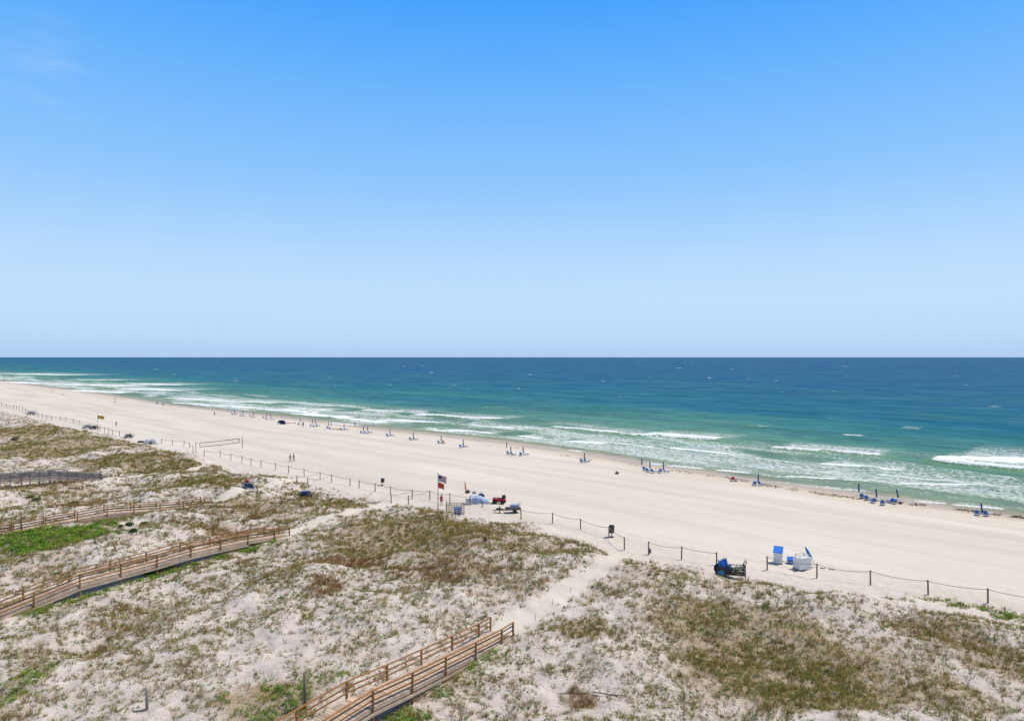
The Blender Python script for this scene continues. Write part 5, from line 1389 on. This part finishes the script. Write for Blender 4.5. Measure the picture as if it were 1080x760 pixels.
def clothes(me, zlo, zhi, xmax, off, name, mat, parent):
    """cloth that follows the body between two heights"""
    bm = bmesh.new(); bm.from_mesh(me); bm.normal_update()
    keep = [f for f in bm.faces if zlo < f.calc_center_median().z < zhi and abs(f.calc_center_median().x) < xmax]
    ks = set(keep)
    for v_ in bm.verts: v_.co += v_.normal * off
    bmesh.ops.delete(bm, geom=[f for f in bm.faces if f not in ks], context='FACES')
    m2 = bpy.data.meshes.new(name); bm.to_mesh(m2); bm.free()
    a_ = m2.attributes.new('shade', 'FLOAT', 'POINT'); a_.data.foreach_set('value', np.ones(len(m2.vertices), dtype=np.float32))
    m2.materials.clear(); m2.materials.append(M[mat])
    m2.polygons.foreach_set('use_smooth', np.ones(len(m2.polygons), dtype=bool))
    o = bpy.data.objects.new(name, m2); C.objects.link(o); o.parent = parent; return o
def person(px, py, pose, label, top, bottom, rz, skin='skin', scale=1.0, long_legs=False, group=None):
    me, zo = PM[pose]
    t = thing('person', label, 'person', at(px, py), rz, group); t.scale = (scale,) * 3
    bm = bmesh.new(); bm.from_mesh(me)
    for s in (-1, 1):                      # eyes and mouth belong to the one body mesh
        n0 = len(bm.verts); bmesh.ops.create_icosphere(bm, subdivisions=1, radius=.012, matrix=Matrix.Translation((s * .034, .112, 1.69 + zo)))
    bmesh.ops.create_icosphere(bm, subdivisions=1, radius=.014, matrix=Matrix.Translation((0, .108, 1.61 + zo)) @ Matrix.Diagonal((1.6, .6, .4, 1)))
    nf = len(me.polygons)
    m2 = bpy.data.meshes.new('body'); bm.to_mesh(m2); bm.free()
    a_ = m2.attributes.new('shade', 'FLOAT', 'POINT'); a_.data.foreach_set('value', np.ones(len(m2.vertices), dtype=np.float32))
    m2.materials.clear(); m2.materials.append(M[skin]); m2.materials.append(M['hair'])
    mi = np.zeros(len(m2.polygons), dtype=np.int32); mi[nf:] = 1; m2.polygons.foreach_set('material_index', mi)
    m2.polygons.foreach_set('use_smooth', np.ones(len(m2.polygons), dtype=bool))
    o = bpy.data.objects.new('body', m2); C.objects.link(o); o.parent = t
    mb = MB(); mb.blob((0, .0, 1.725 + zo), (.108, .118, .095), 2, .04, 9, flat=.25); mb.build('hair', M['hair'], t, True)
    if top: clothes(me, 1.0 + zo, 1.47 + zo, .235, .012, 'shirt', top, t)
    if pose == 'sit': clothes(me, .12, .46, .24, .016, 'shorts', bottom, t) if False else clothes(me, .1 , 1.06 + zo, .2, .016, 'shorts', bottom, t)
    else: clothes(me, .12 if long_legs else .52, 1.04, .2, .016, 'trousers' if long_legs else 'shorts', bottom, t)
    return t
person(306.0, 486.4, 'walk', 'left of two people in dark clothes walking on the open sand', 'charcoal', 'charcoal', 2.2, 'skin2', 1.02, True, 'two people walking together')
person(309.8, 486.4, 'walk', 'right of two people in dark clothes walking on the open sand', 'brown', 'charcoal', 2.2, 'skin2', 1.05, True, 'two people walking together')
person(465.6, 532.8, 'stand', 'person in red shirt and dark red shorts standing beside the flagpole', 'red', 'maroon', 3.6, 'skin', 1.08)
person(122.6, 449.6, 'walk', 'person in dark clothes walking on the far left sand, right of the yellow-flag pole', 'charcoal', 'charcoal', 2.6, 'skin2', 1.05, True)
person(165.6, 426.8, 'stand', 'distant person standing at the waterline, left one of a far pair', 'charcoal', 'charcoal', 1.0, 'skin2', 1.1, True, 'far pair at the waterline')
person(171.9, 428.2, 'stand', 'distant person standing at the waterline, right one of a far pair', 'navy', 'charcoal', .6, 'skin2', 1.1, True, 'far pair at the waterline')
person(226.2, 438.4, 'walk', 'person walking at the waterline left of the farthest umbrella set', 'brown', 'navy', .8, 'skin2', 1.05)
person(319.6, 450.2, 'stand', 'person in dark clothes standing beside a furled umbrella near the blue tent', 'charcoal', 'charcoal', .8, 'skin2', 1.12, True)
person(374.2, 449.8, 'stand', 'person wading in the shallow foam between two umbrella sets', 'navy', 'charcoal', -.6, 'skin2', 1.05)
for i, (px, py) in enumerate([(4.0, 402.6), (8.5, 405.2)]):
    person(px, py, 'stand', ['person at the far left waterline, farther one near the left edge', 'person on the far left sand, nearer one close to the left edge'][i], 'charcoal', 'charcoal', .5, 'skin2', 1.1)
